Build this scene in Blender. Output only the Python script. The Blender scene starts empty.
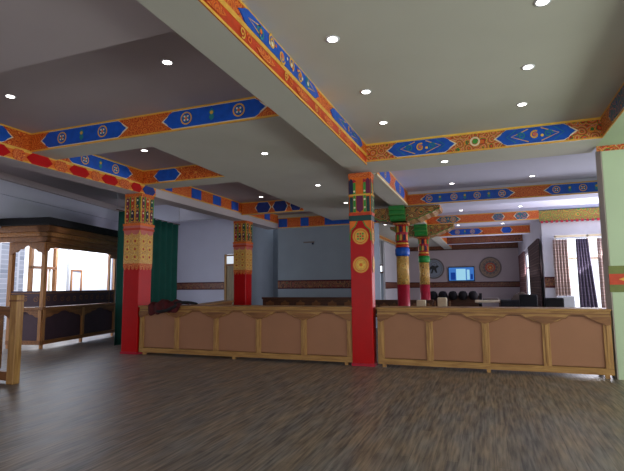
import bpy, bmesh, math, random
from mathutils import Vector, Matrix
random.seed(7)
C = bpy.context.scene.collection
scene = bpy.context.scene
PI = math.pi

# ------------------------------------------------------------------ materials
def srgb(c):
    return tuple(((v/12.92) if v <= 0.04045 else ((v+0.055)/1.055)**2.4) for v in c)
def rgb(r, g, b):
    return srgb((r/255, g/255, b/255)) + (1,)
def new_mat(name):
    m = bpy.data.materials.new(name); m.use_nodes = True
    nt = m.node_tree; b = nt.nodes['Principled BSDF']
    return m, nt, b
def plain(name, col, rough=.6, noise=.08, scale=6, spec=.4, metal=0, bump=0):
    m, nt, b = new_mat(name)
    tc = nt.nodes.new('ShaderNodeTexCoord'); n = nt.nodes.new('ShaderNodeTexNoise')
    n.inputs['Scale'].default_value = scale; n.inputs['Detail'].default_value = 4
    nt.links.new(tc.outputs['Object'], n.inputs['Vector'])
    r = nt.nodes.new('ShaderNodeValToRGB')
    c = col
    r.color_ramp.elements[0].position = .3; r.color_ramp.elements[1].position = .7
    r.color_ramp.elements[0].color = (c[0]*(1-noise), c[1]*(1-noise), c[2]*(1-noise), 1)
    r.color_ramp.elements[1].color = (min(1, c[0]*(1+noise)), min(1, c[1]*(1+noise)), min(1, c[2]*(1+noise)), 1)
    nt.links.new(n.outputs['Fac'], r.inputs['Fac']); nt.links.new(r.outputs['Color'], b.inputs['Base Color'])
    b.inputs['Roughness'].default_value = rough; b.inputs['Specular IOR Level'].default_value = spec
    b.inputs['Metallic'].default_value = metal
    if bump:
        bp = nt.nodes.new('ShaderNodeBump'); bp.inputs['Strength'].default_value = bump
        nt.links.new(n.outputs['Fac'], bp.inputs['Height']); nt.links.new(bp.outputs['Normal'], b.inputs['Normal'])
    return m
def ornate(name, stops, scale=9, rough=.45, dist=1.6, bump=.15, stretch=(1, 1, 1)):
    """painted scrollwork: voronoi cells and warped rings broken into several paints"""
    m, nt, b = new_mat(name)
    tc = nt.nodes.new('ShaderNodeTexCoord'); mp = nt.nodes.new('ShaderNodeMapping')
    mp.inputs['Scale'].default_value = stretch
    nt.links.new(tc.outputs['Object'], mp.inputs['Vector'])
    v = nt.nodes.new('ShaderNodeTexVoronoi'); v.inputs['Scale'].default_value = scale; v.inputs['Randomness'].default_value = .55
    n = nt.nodes.new('ShaderNodeTexNoise'); n.inputs['Scale'].default_value = scale*1.1; n.inputs['Detail'].default_value = 2
    nt.links.new(mp.outputs['Vector'], v.inputs['Vector']); nt.links.new(mp.outputs['Vector'], n.inputs['Vector'])
    a = nt.nodes.new('ShaderNodeMath'); a.operation = 'MULTIPLY'; a.inputs[1].default_value = 3.2
    nt.links.new(v.outputs['Distance'], a.inputs[0])
    s = nt.nodes.new('ShaderNodeMath'); s.operation = 'MULTIPLY_ADD'; s.inputs[1].default_value = dist
    nt.links.new(n.outputs['Fac'], s.inputs[0]); nt.links.new(a.outputs[0], s.inputs[2])
    f = nt.nodes.new('ShaderNodeMath'); f.operation = 'FRACT'; nt.links.new(s.outputs[0], f.inputs[0])
    r = nt.nodes.new('ShaderNodeValToRGB'); r.color_ramp.interpolation = 'CONSTANT'
    els = r.color_ramp.elements
    els[0].position = 0; els[0].color = stops[0][1]; els[1].position = stops[1][0]; els[1].color = stops[1][1]
    for p, c in stops[2:]:
        e = els.new(p); e.color = c
    nt.links.new(f.outputs[0], r.inputs['Fac']); nt.links.new(r.outputs['Color'], b.inputs['Base Color'])
    b.inputs['Roughness'].default_value = rough
    bp = nt.nodes.new('ShaderNodeBump'); bp.inputs['Strength'].default_value = bump; bp.inputs['Distance'].default_value = .01
    nt.links.new(f.outputs[0], bp.inputs['Height']); nt.links.new(bp.outputs['Normal'], b.inputs['Normal'])
    return m
def wood(name, c1, c2, axis=0, rough=.5, sc=3):
    m, nt, b = new_mat(name)
    tc = nt.nodes.new('ShaderNodeTexCoord'); mp = nt.nodes.new('ShaderNodeMapping')
    s = [9, 9, 9]; s[axis] = .9; mp.inputs['Scale'].default_value = s
    n = nt.nodes.new('ShaderNodeTexNoise'); n.inputs['Scale'].default_value = sc; n.inputs['Detail'].default_value = 6; n.inputs['Distortion'].default_value = .6
    r = nt.nodes.new('ShaderNodeValToRGB'); r.color_ramp.elements[0].position = .35; r.color_ramp.elements[1].position = .68
    r.color_ramp.elements[0].color = c1; r.color_ramp.elements[1].color = c2
    nt.links.new(tc.outputs['Object'], mp.inputs['Vector']); nt.links.new(mp.outputs['Vector'], n.inputs['Vector'])
    nt.links.new(n.outputs['Fac'], r.inputs['Fac']); nt.links.new(r.outputs['Color'], b.inputs['Base Color'])
    b.inputs['Roughness'].default_value = rough
    return m
def emit(name, col, st, sampling='NONE'):
    m = bpy.data.materials.new(name); m.use_nodes = True; nt = m.node_tree
    nt.nodes.remove(nt.nodes['Principled BSDF'])
    e = nt.nodes.new('ShaderNodeEmission'); e.inputs['Color'].default_value = col; e.inputs['Strength'].default_value = st
    nt.links.new(e.outputs[0], nt.nodes['Material Output'].inputs['Surface'])
    m.cycles.emission_sampling = sampling
    return m

M = {}
M['white'] = plain('white_plaster', rgb(206, 206, 212), .9, .03, 1.5, .2)
M['lilac'] = plain('lilac_plaster', rgb(200, 202, 222), .9, .03, 1.5, .2)
M['bluegrey'] = plain('bluegrey_plaster', rgb(146, 158, 172), .9, .04, 1.5, .2)
M['mauve'] = plain('mauve_plaster', rgb(196, 184, 188), .9, .04, 1.5, .2)
M['ceil'] = plain('ceiling_paint', rgb(200, 200, 190), .95, .03, 1.2, .15)
M['ceil_shaded'] = plain('ceiling_paint_shaded', rgb(186, 176, 180), .95, .03, 1.2, .15)  # same ceiling paint, with the left side's shade put into the colour
M['green_wall'] = plain('pale_green_plaster', rgb(190, 208, 178), .85, .03, 2, .2)
M['greyedge'] = plain('grey_edge', rgb(206, 198, 190), .8, .05, 3)
M['orange_orn'] = ornate('orange_scrollwork', [(0, rgb(214, 92, 20)), (.30, rgb(166, 40, 14)), (.50, rgb(222, 118, 30)), (.68, rgb(206, 78, 20)), (.93, rgb(240, 190, 90))], 9)
M['orange_grn'] = ornate('orange_green_scrollwork', [(0, rgb(214, 104, 30)), (.26, rgb(176, 34, 22)), (.42, rgb(50, 120, 50)), (.56, rgb(226, 150, 50)), (.74, rgb(206, 84, 26)), (.88, rgb(240, 216, 140)), (.95, rgb(40, 90, 140))], 8)
M['teal_orn'] = ornate('teal_scrollwork', [(0, rgb(20, 90, 130)), (.35, rgb(40, 130, 90)), (.55, rgb(20, 76, 150)), (.82, rgb(214, 130, 60))], 7)
M['green_red'] = ornate('green_red_scrollwork', [(0, rgb(96, 150, 50)), (.4, rgb(220, 140, 50)), (.6, rgb(60, 130, 60)), (.8, rgb(200, 50, 36))], 6)
M['brown_orn'] = ornate('brown_carving', [(0, rgb(124, 60, 40)), (.4, rgb(72, 34, 26)), (.7, rgb(150, 92, 48)), (.9, rgb(70, 80, 50))], 6)
M['gold_orn'] = ornate('gold_relief', [(0, rgb(224, 172, 84)), (.34, rgb(206, 118, 46)), (.5, rgb(236, 200, 116)), (.78, rgb(160, 70, 36)), (.88, rgb(222, 160, 80))], 10, bump=.5, stretch=(1.3, 1.3, .8))
M['wood_carve'] = ornate('wood_carving', [(0, rgb(176, 118, 62)), (.4, rgb(140, 84, 42)), (.7, rgb(196, 140, 78)), (.9, rgb(118, 68, 34))], 16, bump=.6)
M['blue'] = plain('royal_blue_paint', rgb(18, 84, 190), .4, .15, 9)
M['darkblue'] = plain('deep_blue_paint', rgb(26, 50, 128), .45, .15, 9)
M['orange'] = plain('orange_paint', rgb(226, 112, 28), .45, .12, 9)
M['redorange'] = plain('red_orange_paint', rgb(196, 62, 26), .4, .12, 9)
M['gold'] = plain('gold_paint', rgb(226, 172, 70), .4, .1, 12)
M['yellow'] = plain('yellow_paint', rgb(240, 196, 80), .45, .1, 12)
M['red'] = plain('red_gloss_paint', rgb(186, 2, 6), .38, .06, 5, .25)
M['redside'] = plain('red_side_paint', rgb(200, 34, 44), .3, .06, 5, .5)
M['crimson'] = plain('crimson_paint', rgb(176, 24, 52), .35, .1, 6)
M['teal'] = plain('teal_paint', rgb(40, 130, 140), .45, .1, 12)
M['green'] = plain('green_paint', rgb(34, 140, 58), .4, .1, 8)
M['leaf'] = plain('leaf_green_paint', rgb(70, 150, 60), .45, .1, 8)
M['purple'] = plain('plum_paint', rgb(110, 30, 70), .45, .1, 8)
M['navy'] = plain('navy_paint', rgb(30, 36, 70), .45, .1, 8)
M['darkteal'] = plain('dark_teal_paint', rgb(24, 66, 66), .45, .1, 8)
M['cream'] = plain('cream_paint', rgb(236, 222, 190), .5, .06, 8)
M['pink'] = plain('pink_paint', rgb(206, 110, 100), .45, .1, 8)
M['pine'] = wood('pine_x', rgb(150, 106, 56), rgb(184, 140, 80), 0)
M['pine_v'] = wood('pine_z', rgb(154, 108, 58), rgb(192, 148, 88), 2)
M['pine_dk'] = wood('pine_darker', rgb(116, 72, 38), rgb(150, 100, 54), 0)
M['ply'] = plain('plywood_panel', rgb(160, 112, 84), .6, .05, 2.5)
M['kwood'] = wood('kiosk_wood', rgb(118, 72, 38), rgb(156, 102, 56), 1)
M['kwood_v'] = wood('kiosk_wood_upright', rgb(150, 98, 56), rgb(190, 136, 84), 2)
M['kdark'] = plain('dark_plum_panel', rgb(74, 52, 66), .6, .1, 5)
M['black'] = plain('black_cloth', rgb(20, 20, 26), .8, .15, 8)
M['darkwood'] = wood('dark_wood', rgb(70, 40, 26), rgb(100, 62, 40), 0)
M['curtain_green'] = plain('green_fabric', rgb(8, 78, 70), .85, .1, 4)
M['maroon'] = plain('maroon_cloth', rgb(74, 14, 20), .85, .3, 12)
M['sill'] = plain('aluminium', rgb(170, 170, 176), .4, .03, 3, .5, .6)
M['plastic_w'] = plain('white_plastic', rgb(226, 230, 238), .4, .03, 4)
M['stone'] = None
M['lens'] = emit('downlight_glow', (1, .96, .9, 1), 14)
M['screen_b'] = emit('screen_blue', rgb(70, 130, 215), .9)
M['screen_w'] = emit('screen_pale', rgb(160, 215, 240), 1.1)
M['screen_d'] = emit('screen_deep_blue', rgb(30, 70, 160), .8)
M['bracket_orn'] = ornate('bracket_carving', [(0, rgb(170, 70, 30)), (.25, rgb(36, 96, 48)), (.45, rgb(220, 150, 60)), (.6, rgb(120, 26, 30)), (.78, rgb(60, 120, 60)), (.9, rgb(236, 200, 120))], 5)
M['gold_shaft'] = ornate('gold_scroll_shaft', [(0, rgb(226, 176, 84)), (.4, rgb(170, 90, 36)), (.52, rgb(240, 206, 120)), (.82, rgb(120, 66, 40))], 7, bump=.4)
# stone wall outside
def stone():
    m, nt, b = new_mat('stone_blocks')
    tc = nt.nodes.new('ShaderNodeTexCoord'); br = nt.nodes.new('ShaderNodeTexBrick')
    mp = nt.nodes.new('ShaderNodeMapping'); mp.inputs['Rotation'].default_value = (PI/2, 0, PI/2)
    br.inputs['Scale'].default_value = 3; br.inputs['Color1'].default_value = rgb(150, 156, 172); br.inputs['Color2'].default_value = rgb(184, 186, 200)
    br.inputs['Mortar'].default_value = rgb(215, 216, 226); br.inputs['Mortar Size'].default_value = .03
    nt.links.new(tc.outputs['Object'], mp.inputs['Vector']); nt.links.new(mp.outputs['Vector'], br.inputs['Vector'])
    nt.links.new(br.outputs['Color'], b.inputs['Base Color']); b.inputs['Roughness'].default_value = .9
    return m
M['stone'] = stone()
def floor_mat():
    m, nt, b = new_mat('grey_brown_laminate')
    tc = nt.nodes.new('ShaderNodeTexCoord')
    mp = nt.nodes.new('ShaderNodeMapping'); mp.inputs['Rotation'].default_value = (0, 0, PI/2)
    nt.links.new(tc.outputs['Object'], mp.inputs['Vector'])
    br = nt.nodes.new('ShaderNodeTexBrick'); br.inputs['Scale'].default_value = 1
    br.inputs['Brick Width'].default_value = 1.2; br.inputs['Row Height'].default_value = .095
    br.inputs['Mortar Size'].default_value = .003; br.offset = .37
    br.inputs['Color1'].default_value = rgb(100, 92, 88); br.inputs['Color2'].default_value = rgb(158, 144, 132)
    br.inputs['Mortar'].default_value = rgb(70, 60, 54)
    nt.links.new(mp.outputs['Vector'], br.inputs['Vector'])
    m2 = nt.nodes.new('ShaderNodeMapping'); m2.inputs['Scale'].default_value = (34, 2.6, 1)
    nt.links.new(tc.outputs['Object'], m2.inputs['Vector'])
    n = nt.nodes.new('ShaderNodeTexNoise'); n.inputs['Scale'].default_value = 1; n.inputs['Detail'].default_value = 5
    nt.links.new(m2.outputs['Vector'], n.inputs['Vector'])
    r = nt.nodes.new('ShaderNodeValToRGB'); r.color_ramp.elements[0].position = .34; r.color_ramp.elements[1].position = .66
    r.color_ramp.elements[0].color = rgb(82, 76, 76); r.color_ramp.elements[1].color = rgb(176, 160, 146)
    nt.links.new(n.outputs['Fac'], r.inputs['Fac'])
    mx = nt.nodes.new('ShaderNodeMixRGB'); mx.inputs['Fac'].default_value = .62
    nt.links.new(br.outputs['Color'], mx.inputs['Color1']); nt.links.new(r.outputs['Color'], mx.inputs['Color2'])
    n3 = nt.nodes.new('ShaderNodeTexNoise'); n3.inputs['Scale'].default_value = 2.2; n3.inputs['Detail'].default_value = 3
    m3 = nt.nodes.new('ShaderNodeMapping'); m3.inputs['Scale'].default_value = (2.5, .7, 1)
    nt.links.new(tc.outputs['Object'], m3.inputs['Vector']); nt.links.new(m3.outputs['Vector'], n3.inputs['Vector'])
    r3 = nt.nodes.new('ShaderNodeValToRGB'); r3.color_ramp.elements[0].position = .38; r3.color_ramp.elements[1].position = .62
    r3.color_ramp.elements[0].color = (.78, .86, .98, 1); r3.color_ramp.elements[1].color = (1.0, .92, .82, 1)
    nt.links.new(n3.outputs['Fac'], r3.inputs['Fac'])
    mu = nt.nodes.new('ShaderNodeMixRGB'); mu.blend_type = 'MULTIPLY'; mu.inputs['Fac'].default_value = .9
    nt.links.new(mx.outputs['Color'], mu.inputs['Color1']); nt.links.new(r3.outputs['Color'], mu.inputs['Color2'])
    nt.links.new(mu.outputs['Color'], b.inputs['Base Color'])
    b.inputs['Roughness'].default_value = .42; b.inputs['Specular IOR Level'].default_value = .35
    return m
M['floor'] = floor_mat()
def plaid(name, c1, c2, c3):
    m, nt, b = new_mat(name)
    tc = nt.nodes.new('ShaderNodeTexCoord')
    w = nt.nodes.new('ShaderNodeTexWave'); w.bands_direction = 'Z'; w.inputs['Scale'].default_value = 1.6
    nt.links.new(tc.outputs['Object'], w.inputs['Vector'])
    r = nt.nodes.new('ShaderNodeValToRGB'); r.color_ramp.elements[0].color = c1; r.color_ramp.elements[1].color = c2
    e = r.color_ramp.elements.new(.85); e.color = c3
    nt.links.new(w.outputs['Fac'], r.inputs['Fac']); nt.links.new(r.outputs['Color'], b.inputs['Base Color'])
    b.inputs['Roughness'].default_value = .9
    return m
M['cur_beige'] = plaid('beige_plaid_fabric', rgb(176, 154, 144), rgb(194, 176, 166), rgb(154, 126, 116))
M['cur_plum'] = plaid('plum_grey_fabric', rgb(92, 82, 100), rgb(104, 94, 112), rgb(80, 70, 90))
M['cur_rose'] = plaid('rose_brown_fabric', rgb(120, 86, 84), rgb(146, 112, 112), rgb(100, 70, 70))
M['cur_brown'] = plaid('brown_check_fabric', rgb(86, 68, 66), rgb(106, 88, 84), rgb(70, 54, 54))

# ------------------------------------------------------------------ mesh builder
class MB:
    def __init__(s): s.v = []; s.f = []; s.mi = []; s.mats = []; s.smooth = []
    def _m(s, m):
        if m not in s.mats: s.mats.append(m)
        return s.mats.index(m)
    def add(s, vs, fs, m, smooth=False):
        o = len(s.v); s.v += [tuple(v) for v in vs]
        k = s._m(m)
        for f in fs: s.f.append(tuple(i+o for i in f)); s.mi.append(k); s.smooth.append(smooth)
        return s
    def box(s, a, b, m):
        x0, y0, z0 = [min(a[i], b[i]) for i in range(3)]; x1, y1, z1 = [max(a[i], b[i]) for i in range(3)]
        v = [(x0,y0,z0),(x1,y0,z0),(x1,y1,z0),(x0,y1,z0),(x0,y0,z1),(x1,y0,z1),(x1,y1,z1),(x0,y1,z1)]
        return s.add(v, [(0,3,2,1),(4,5,6,7),(0,1,5,4),(1,2,6,5),(2,3,7,6),(3,0,4,7)], m)
    def lathe(s, prof, m, c=(0,0,0), n=24, cap=True, smooth=True):
        vs = []; fs = []
        for r, z in prof:
            for i in range(n):
                a = 2*PI*i/n; vs.append((c[0]+r*math.cos(a), c[1]+r*math.sin(a), c[2]+z))
        for j in range(len(prof)-1):
            for i in range(n):
                k = (i+1) % n; fs.append((j*n+i, j*n+k, (j+1)*n+k, (j+1)*n+i))
        if cap:
            fs.append(tuple(range(n))[::-1]); fs.append(tuple((len(prof)-1)*n+i for i in range(n)))
        return s.add(vs, fs, m, smooth)
    def tube(s, p0, p1, r, m, n=10):
        p0 = Vector(p0); p1 = Vector(p1); d = (p1-p0).normalized()
        a = d.orthogonal().normalized(); b = d.cross(a); vs = []
        for p in (p0, p1):
            for i in range(n):
                t = 2*PI*i/n; vs.append(p + a*r*math.cos(t) + b*r*math.sin(t))
        fs = [(i, (i+1) % n, n+(i+1) % n, n+i) for i in range(n)] + [tuple(range(n))[::-1], tuple(range(n, 2*n))]
        return s.add(vs, fs, m, True)
    def prism(s, pts, P, d0, d1, m):
        """polygon of (s,z) pairs mapped by P(s,z,d), extruded from depth d0 to d1"""
        n = len(pts); vs = [P(a, b, d0) for a, b in pts] + [P(a, b, d1) for a, b in pts]
        fs = [tuple(range(n)), tuple(range(n, 2*n))[::-1]] + [(i, (i+1) % n, n+(i+1) % n, n+i) for i in range(n)]
        return s.add(vs, fs, m)
    def flat(s, pts, P, d, m):
        return s.add([P(a, b, d) for a, b in pts], [tuple(range(len(pts)))], m)
    def build(s, name, parent=None, bevel=0):
        me = bpy.data.meshes.new(name); me.from_pydata(s.v, [], s.f)
        for m in s.mats: me.materials.append(m)
        for i, p in enumerate(me.polygons): p.material_index = s.mi[i]; p.use_smooth = s.smooth[i]
        bm = bmesh.new(); bm.from_mesh(me); bmesh.ops.recalc_face_normals(bm, faces=bm.faces); bm.to_mesh(me); bm.free()
        o = bpy.data.objects.new(name, me); C.objects.link(o)
        if parent is not None:
            o.parent = parent; o.matrix_parent_inverse = parent_inv(parent)
        if bevel:
            md = o.modifiers.new('bevel', 'BEVEL'); md.width = bevel; md.segments = 2; md.limit_method = 'ANGLE'
        return o
def parent_inv(p):
    # vertices are written in world space unless the parent is flagged local
    if p.get('_local'): return Matrix.Identity(4)
    m = Matrix.Translation(p.location) @ p.rotation_euler.to_matrix().to_4x4()
    q = p.parent
    if q is not None: return Matrix.Identity(4) if q.get('_local') or p.type == 'MESH' else m.inverted()
    return m.inverted()
LOCALS = []
def thing(name, label, cat, loc=(0, 0, 0), rz=0, group=None, local=False):
    o = bpy.data.objects.new(name, None); C.objects.link(o); o.location = loc; o.rotation_euler = (0, 0, rz)
    o.empty_display_size = .2
    o['label'] = label; o['category'] = cat
    if group: o['group'] = group
    if local: o['_local'] = 1; LOCALS.append(o)
    return o
def tag(o, label, cat, group=None):
    o['label'] = label; o['category'] = cat
    if group: o['group'] = group
    return o
def struct(o): o['kind'] = 'structure'; return o
def sbox(name, a, b, m):
    return struct(MB().box(a, b, m).build(name))
def face(origin, dirS, normal):
    o = Vector(origin); d = Vector(dirS); n = Vector(normal)
    return lambda s_, z, dd=0: o + d*s_ + Vector((0, 0, z)) + n*dd
def annulus(mb, P, cs, cz, r0, r1, d, m, n=28):
    vs = [P(cs+r*math.cos(2*PI*i/n), cz+r*math.sin(2*PI*i/n), d) for r in (r0, r1) for i in range(n)]
    mb.add(vs, [(i, (i+1) % n, n+(i+1) % n, n+i) for i in range(n)], m)
def disc(mb, P, cs, cz, r, d, m, n=20, sx=1):
    mb.add([P(cs+sx*r*math.cos(2*PI*i/n), cz+r*math.sin(2*PI*i/n), d) for i in range(n)], [tuple(range(n))], m)
def ribbon(mb, P, pts, w, d, m):
    vs = []; n = len(pts)
    for i in range(n):
        a = pts[max(0, i-1)]; b = pts[min(n-1, i+1)]
        tx, tz = b[0]-a[0], b[1]-a[1]; L = math.hypot(tx, tz) or 1
        nx, nz = -tz/L*w/2, tx/L*w/2
        vs += [P(pts[i][0]+nx, pts[i][1]+nz, d), P(pts[i][0]-nx, pts[i][1]-nz, d)]
    mb.add(vs, [(2*i, 2*i+1, 2*i+3, 2*i+2) for i in range(n-1)], m)
def spiral(cs, cz, r, turns=1.6, a0=0, sgn=1, n=22):
    return [(cs+sgn*r*(1-.8*i/n)*math.cos(a0+turns*2*PI*i/n), cz+r*(1-.8*i/n)*math.sin(a0+turns*2*PI*i/n)) for i in range(n+1)]

# ------------------------------------------------------------------ setting
ZA, WXL = 4.1, -.95
ZS, ZL, ZM, ZC, ZR = 3.45, 3.50, 3.64, 3.96, 3.81   # beam soffit, low beam, dropped slab, coffer ceiling, right ceiling
XA0, XA1, XF0, XF1, XD = -2.27, -1.86, -7.41, -7.0, 1.66
sbox('floor', (-16, -5, -.12), (8, 29, 0), M['floor'])
# ceilings (separate slabs at the levels of the coffers)
cb = MB()
TH = 4.4
def slab(mb, x0, x1, y0, y1, z, m): mb.box((x0, y0, z), (x1, y1, TH), m)
cb = MB(); slab(cb, XF1-.1, XA0+.1, 3.25, 5.62, ZC, M['ceil_shaded']); slab(cb, XF1-.1, XA0+.1, 5.62, 16.5, ZC, M['ceil_shaded'])
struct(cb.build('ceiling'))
cb = MB()   # dropped slab with its coffer openings, left of beam A
slab(cb, -13, XA0+.02, -5, 3.25, ZM, M['ceil_shaded'])
SL = M['ceil']
slab(cb, XF1, XA0+.02, 5.5, 5.97, ZM, SL)
slab(cb, -4.93, XA0+.02, 5.97, 15.3, ZM, SL)
slab(cb, XF1, -4.93, 8.22, 8.72, ZM, SL)
slab(cb, XF1, -4.93, 12.62, 13.05, ZM, SL)
slab(cb, XF1, XA0+.02, 15.3, 28.4, ZM, SL)
struct(cb.build('ceiling'))
cb = MB(); slab(cb, XA1-.05, 6.6, -5, 8.3, ZR, SL); struct(cb.build('ceiling'))
cb = MB(); slab(cb, XA1-.05, 6.6, 8.3, 28.4, ZR, M['lilac']); struct(cb.build('ceiling'))
# left aisle ceiling, out to the slanting wall
TK = math.radians(11.5); K = Vector((-9.8, 8.2, 0))
def KL(x, y, z=0): return (K.x + x*math.cos(TK) - y*math.sin(TK), K.y + x*math.sin(TK) + y*math.cos(TK), z)
a = KL(WXL-.1, -13.2); b = KL(WXL-.1, 9.9); 
mb = MB(); pts = [(a[0], a[1]), (XF0+.05, a[1]), (XF0+.05, b[1]), (b[0], b[1])]
mb.add([(x, y, z) for z in (ZA, TH) for x, y in pts], [(0,1,2,3), (4,5,6,7), (0,1,5,4), (1,2,6,5), (2,3,7,6), (3,0,4,7)], M['ceil_shaded'])
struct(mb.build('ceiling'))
# slanting left wall with the opening that holds the kiosk
PW = lambda s, z, d=0: Vector(KL(d, s, z))
def wallbox(mb, y0, y1, z0, z1, x0, x1, m): mb.prism([(y0, z0), (y1, z0), (y1, z1), (y0, z1)], PW, x0, x1, m)
mb = MB()
wallbox(mb, -1.9, 4.5, 2.82, ZA+.02, WXL-.14, WXL, M['lilac'])
wallbox(mb, -13.2, -1.9, 0, ZA+.02, WXL-.14, WXL, M['lilac'])
wallbox(mb, 4.5, 9.9, 0, ZA+.02, WXL-.14, WXL, M['lilac'])
struct(mb.build('wall_left'))
mb = MB(); wallbox(mb, -.75, 6.5, 3.62, ZA, WXL, WXL+.06, M['lilac']); wallbox(mb, -.75, 6.5, 3.95, ZA, WXL+.06, WXL+.16, M['mauve']); struct(mb.build('trim_1'))
# back-left walls
mb = MB(); mb.box((-13, 15.3, 0), (-9.2, 15.5, ZA), M['lilac']); mb.box((-9.2, 15.3, 2.62), (-8.62, 15.5, ZA), M['lilac'])
mb.box((-8.62, 15.3, 0), (-8.5, 15.5, ZA), M['lilac']); struct(mb.build('wall_back_left'))
sbox('wall_passage', (-9.6, 18, 0), (XF1+.3, 18.2, ZA), M['bluegrey'])
sbox('wall_passage_side', (-8.6, 15.5, 0), (-8.45, 18, ZA), M['bluegrey'])
mb = MB(); mb.box((-11.5, 12.6, 3.54), (XF0+.02, 12.85, ZA), M['lilac']); struct(mb.build('trim_2'))
mb = MB(); mb.box((XF1, 15.3, 0), (-3.5, 15.5, ZS), M['bluegrey']); mb.box((-3.65, 15.5, 0), (-3.5, 16.2, ZM), M['bluegrey']); struct(mb.build('wall_middle'))
mb = MB(); mb.box((-7, 22.4, 0), (-5.02, 22.6, 3.7), M['white']); mb.box((-5.02, 22.4, 2.4), (-4.7, 22.6, 3.7), M['white']); struct(mb.build('wall_corridor'))
sbox('wall_corridor_side', (-4.75, 22.4, 0), (-4.6, 28.3, 3.7), M['white'])
sbox('wall_far', (-4.7, 28.3, 0), (1.8, 28.5, ZR+.1), M['mauve'])
# right wing: wall with curtained windows in depth, and cross wall with windows
mb = MB(); WX = XD
mb.box((WX, 16.45, 0), (WX+.15, 28.3, .55), M['white']); mb.box((WX, 16.45, 2.75), (WX+.15, 28.3, ZR), M['white'])
segs = [16.45, 17.3, 19.2, 22.0, 24.9, 28.3]
for i in range(0, len(segs)-1, 2): mb.box((WX, segs[i], .55), (WX+.15, segs[i+1], 2.75), M['white'])
struct(mb.build('wall_right_wing'))
for k, i in enumerate((1, 3)):
    w = struct(MB().box((WX+.05, segs[i], .55), (WX+.1, segs[i]+.06, 2.75), M['plastic_w']).box((WX+.05, segs[i+1]-.06, .55), (WX+.1, segs[i+1], 2.75), M['plastic_w']).box((WX+.05, segs[i], .55), (WX+.1, segs[i+1], .62), M['plastic_w']).box((WX+.05, segs[i], 2.1), (WX+.1, segs[i+1], 2.16), M['plastic_w']).build('window_%d' % (k+1)))
mb = MB(); W0 = 16.3
mb.box((WX, W0, 0), (2.0, W0+.15, 3.34), M['white']); mb.box((2.0, W0, 2.9), (6.5, W0+.15, 3.34), M['white'])
mb.box((2.0, W0, 0), (6.5, W0+.15, .62), M['white']); mb.box((4.6, W0, .62), (6.5, W0+.15, 2.9), M['white'])
struct(mb.build('wall_window'))
mb = MB(); wf = M['plastic_w']
for x in (2.0, 2.9, 3.72, 4.54): mb.box((x, W0+.04, .62), (x+.05, W0+.1, 2.9), M['cream'])
for z in (.62, 2.14, 2.84): mb.box((2.0, W0+.04, z), (4.6, W0+.1, z+.06), M['cream'])
struct(mb.build('window_3'))
# green wall with pillar edge, rear wall, side wall
mb = MB(); mb.box((1.73, 8.16, 0), (6.5, 8.52, ZL), M['green_wall']); struct(mb.build('wall_green'))
sbox('trim_3', (1.715, 8.17, 0), (1.73, 8.52, ZL), M['greyedge'])
mb = MB()
mb.box((6.5, -5, 0), (6.65, 28.4, .5), M['green_wall']); mb.box((6.5, -5, 3.0), (6.65, 28.4, TH), M['green_wall'])
mb.box((6.5, 7.2, .5), (6.65, 16.45, 3.0), M['green_wall']); mb.box((6.5, 2.0, .5), (6.65, 2.8, 3), M['green_wall']); mb.box((6.5, -5, .5), (6.65, -3.4, 3), M['green_wall'])
struct(mb.build('wall_right'))
mb = MB()
mb.box((-13, -5.15, 0), (6.65, -5, .6), M['white']); mb.box((-13, -5.15, 3.0), (6.65, -5, TH), M['white'])
for x0, x1 in ((-13, -6.5), (-3.2, -1.6), (5.2, 6.65)): mb.box((x0, -5.15, .6), (x1, -5, 3.0), M['white'])
struct(mb.build('wall_rear'))
# wall bands (painted dado stripes)
def band(name, P, s0, s1, z0, z1):
    mb = MB(); mb.prism([(s0, z0), (s1, z0), (s1, z1), (s0, z1)], P, 0, .012, M['brown_orn'])
    h = z1-z0
    for z in (z0, z1-h*.14): mb.prism([(s0, z), (s1, z), (s1, z+h*.14), (s0, z+h*.14)], P, .012, .018, M['maroon'])
    return struct(mb.build(name))
band('trim_4', face((0, 15.3, 0), (1, 0, 0), (0, -1, 0)), -13, -9.2, 1.3, 1.58)
band('trim_5', face((0, 15.3, 0), (1, 0, 0), (0, -1, 0)), XF1, -3.5, 1.31, 1.61)
band('trim_6', face((0, 28.3, 0), (1, 0, 0), (0, -1, 0)), -4.6, 1.65, 1.24, 1.56)
band('trim_7', face((0, 16.3, 0), (1, 0, 0), (0, -1, 0)), WX, 2.0, 1.28, 1.62)
band('trim_8', face((-4.6, 0, 0), (0, 1, 0), (1, 0, 0)), 22.4, 28.3, 1.24, 1.56)
P = face((0, 8.16, 0), (1, 0, 0), (0, -1, 0)); mb = MB()
mb.prism([(1.70, 1.27), (6.5, 1.27), (6.5, 1.66), (1.70, 1.66)], P, 0, .012, plain('olive_band', rgb(120, 128, 70), .6, .25, 5))
mb.prism([(1.70, 1.38), (6.5, 1.38), (6.5, 1.54), (1.70, 1.54)], P, .012, .016, M['redorange'])
for i in range(14):
    c = 1.95+i*.34; mb.flat([(c-.13, 1.46), (c, 1.41), (c+.13, 1.46), (c, 1.51)], P, .02, M['gold'])
struct(mb.build('trim_9'))
mb = MB(); mb.prism([(1.66, 3.42), (6.5, 3.42), (6.5, 3.51), (1.66, 3.51)], P, 0, .02, M['orange_grn'])
for i in range(20): ribbon(mb, P, [(1.72+i*.24+t*.02, 3.465+.025*math.sin(t*.5)) for t in range(12)], .012, .024, M['redorange'])
struct(mb.build('trim_10'))

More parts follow.
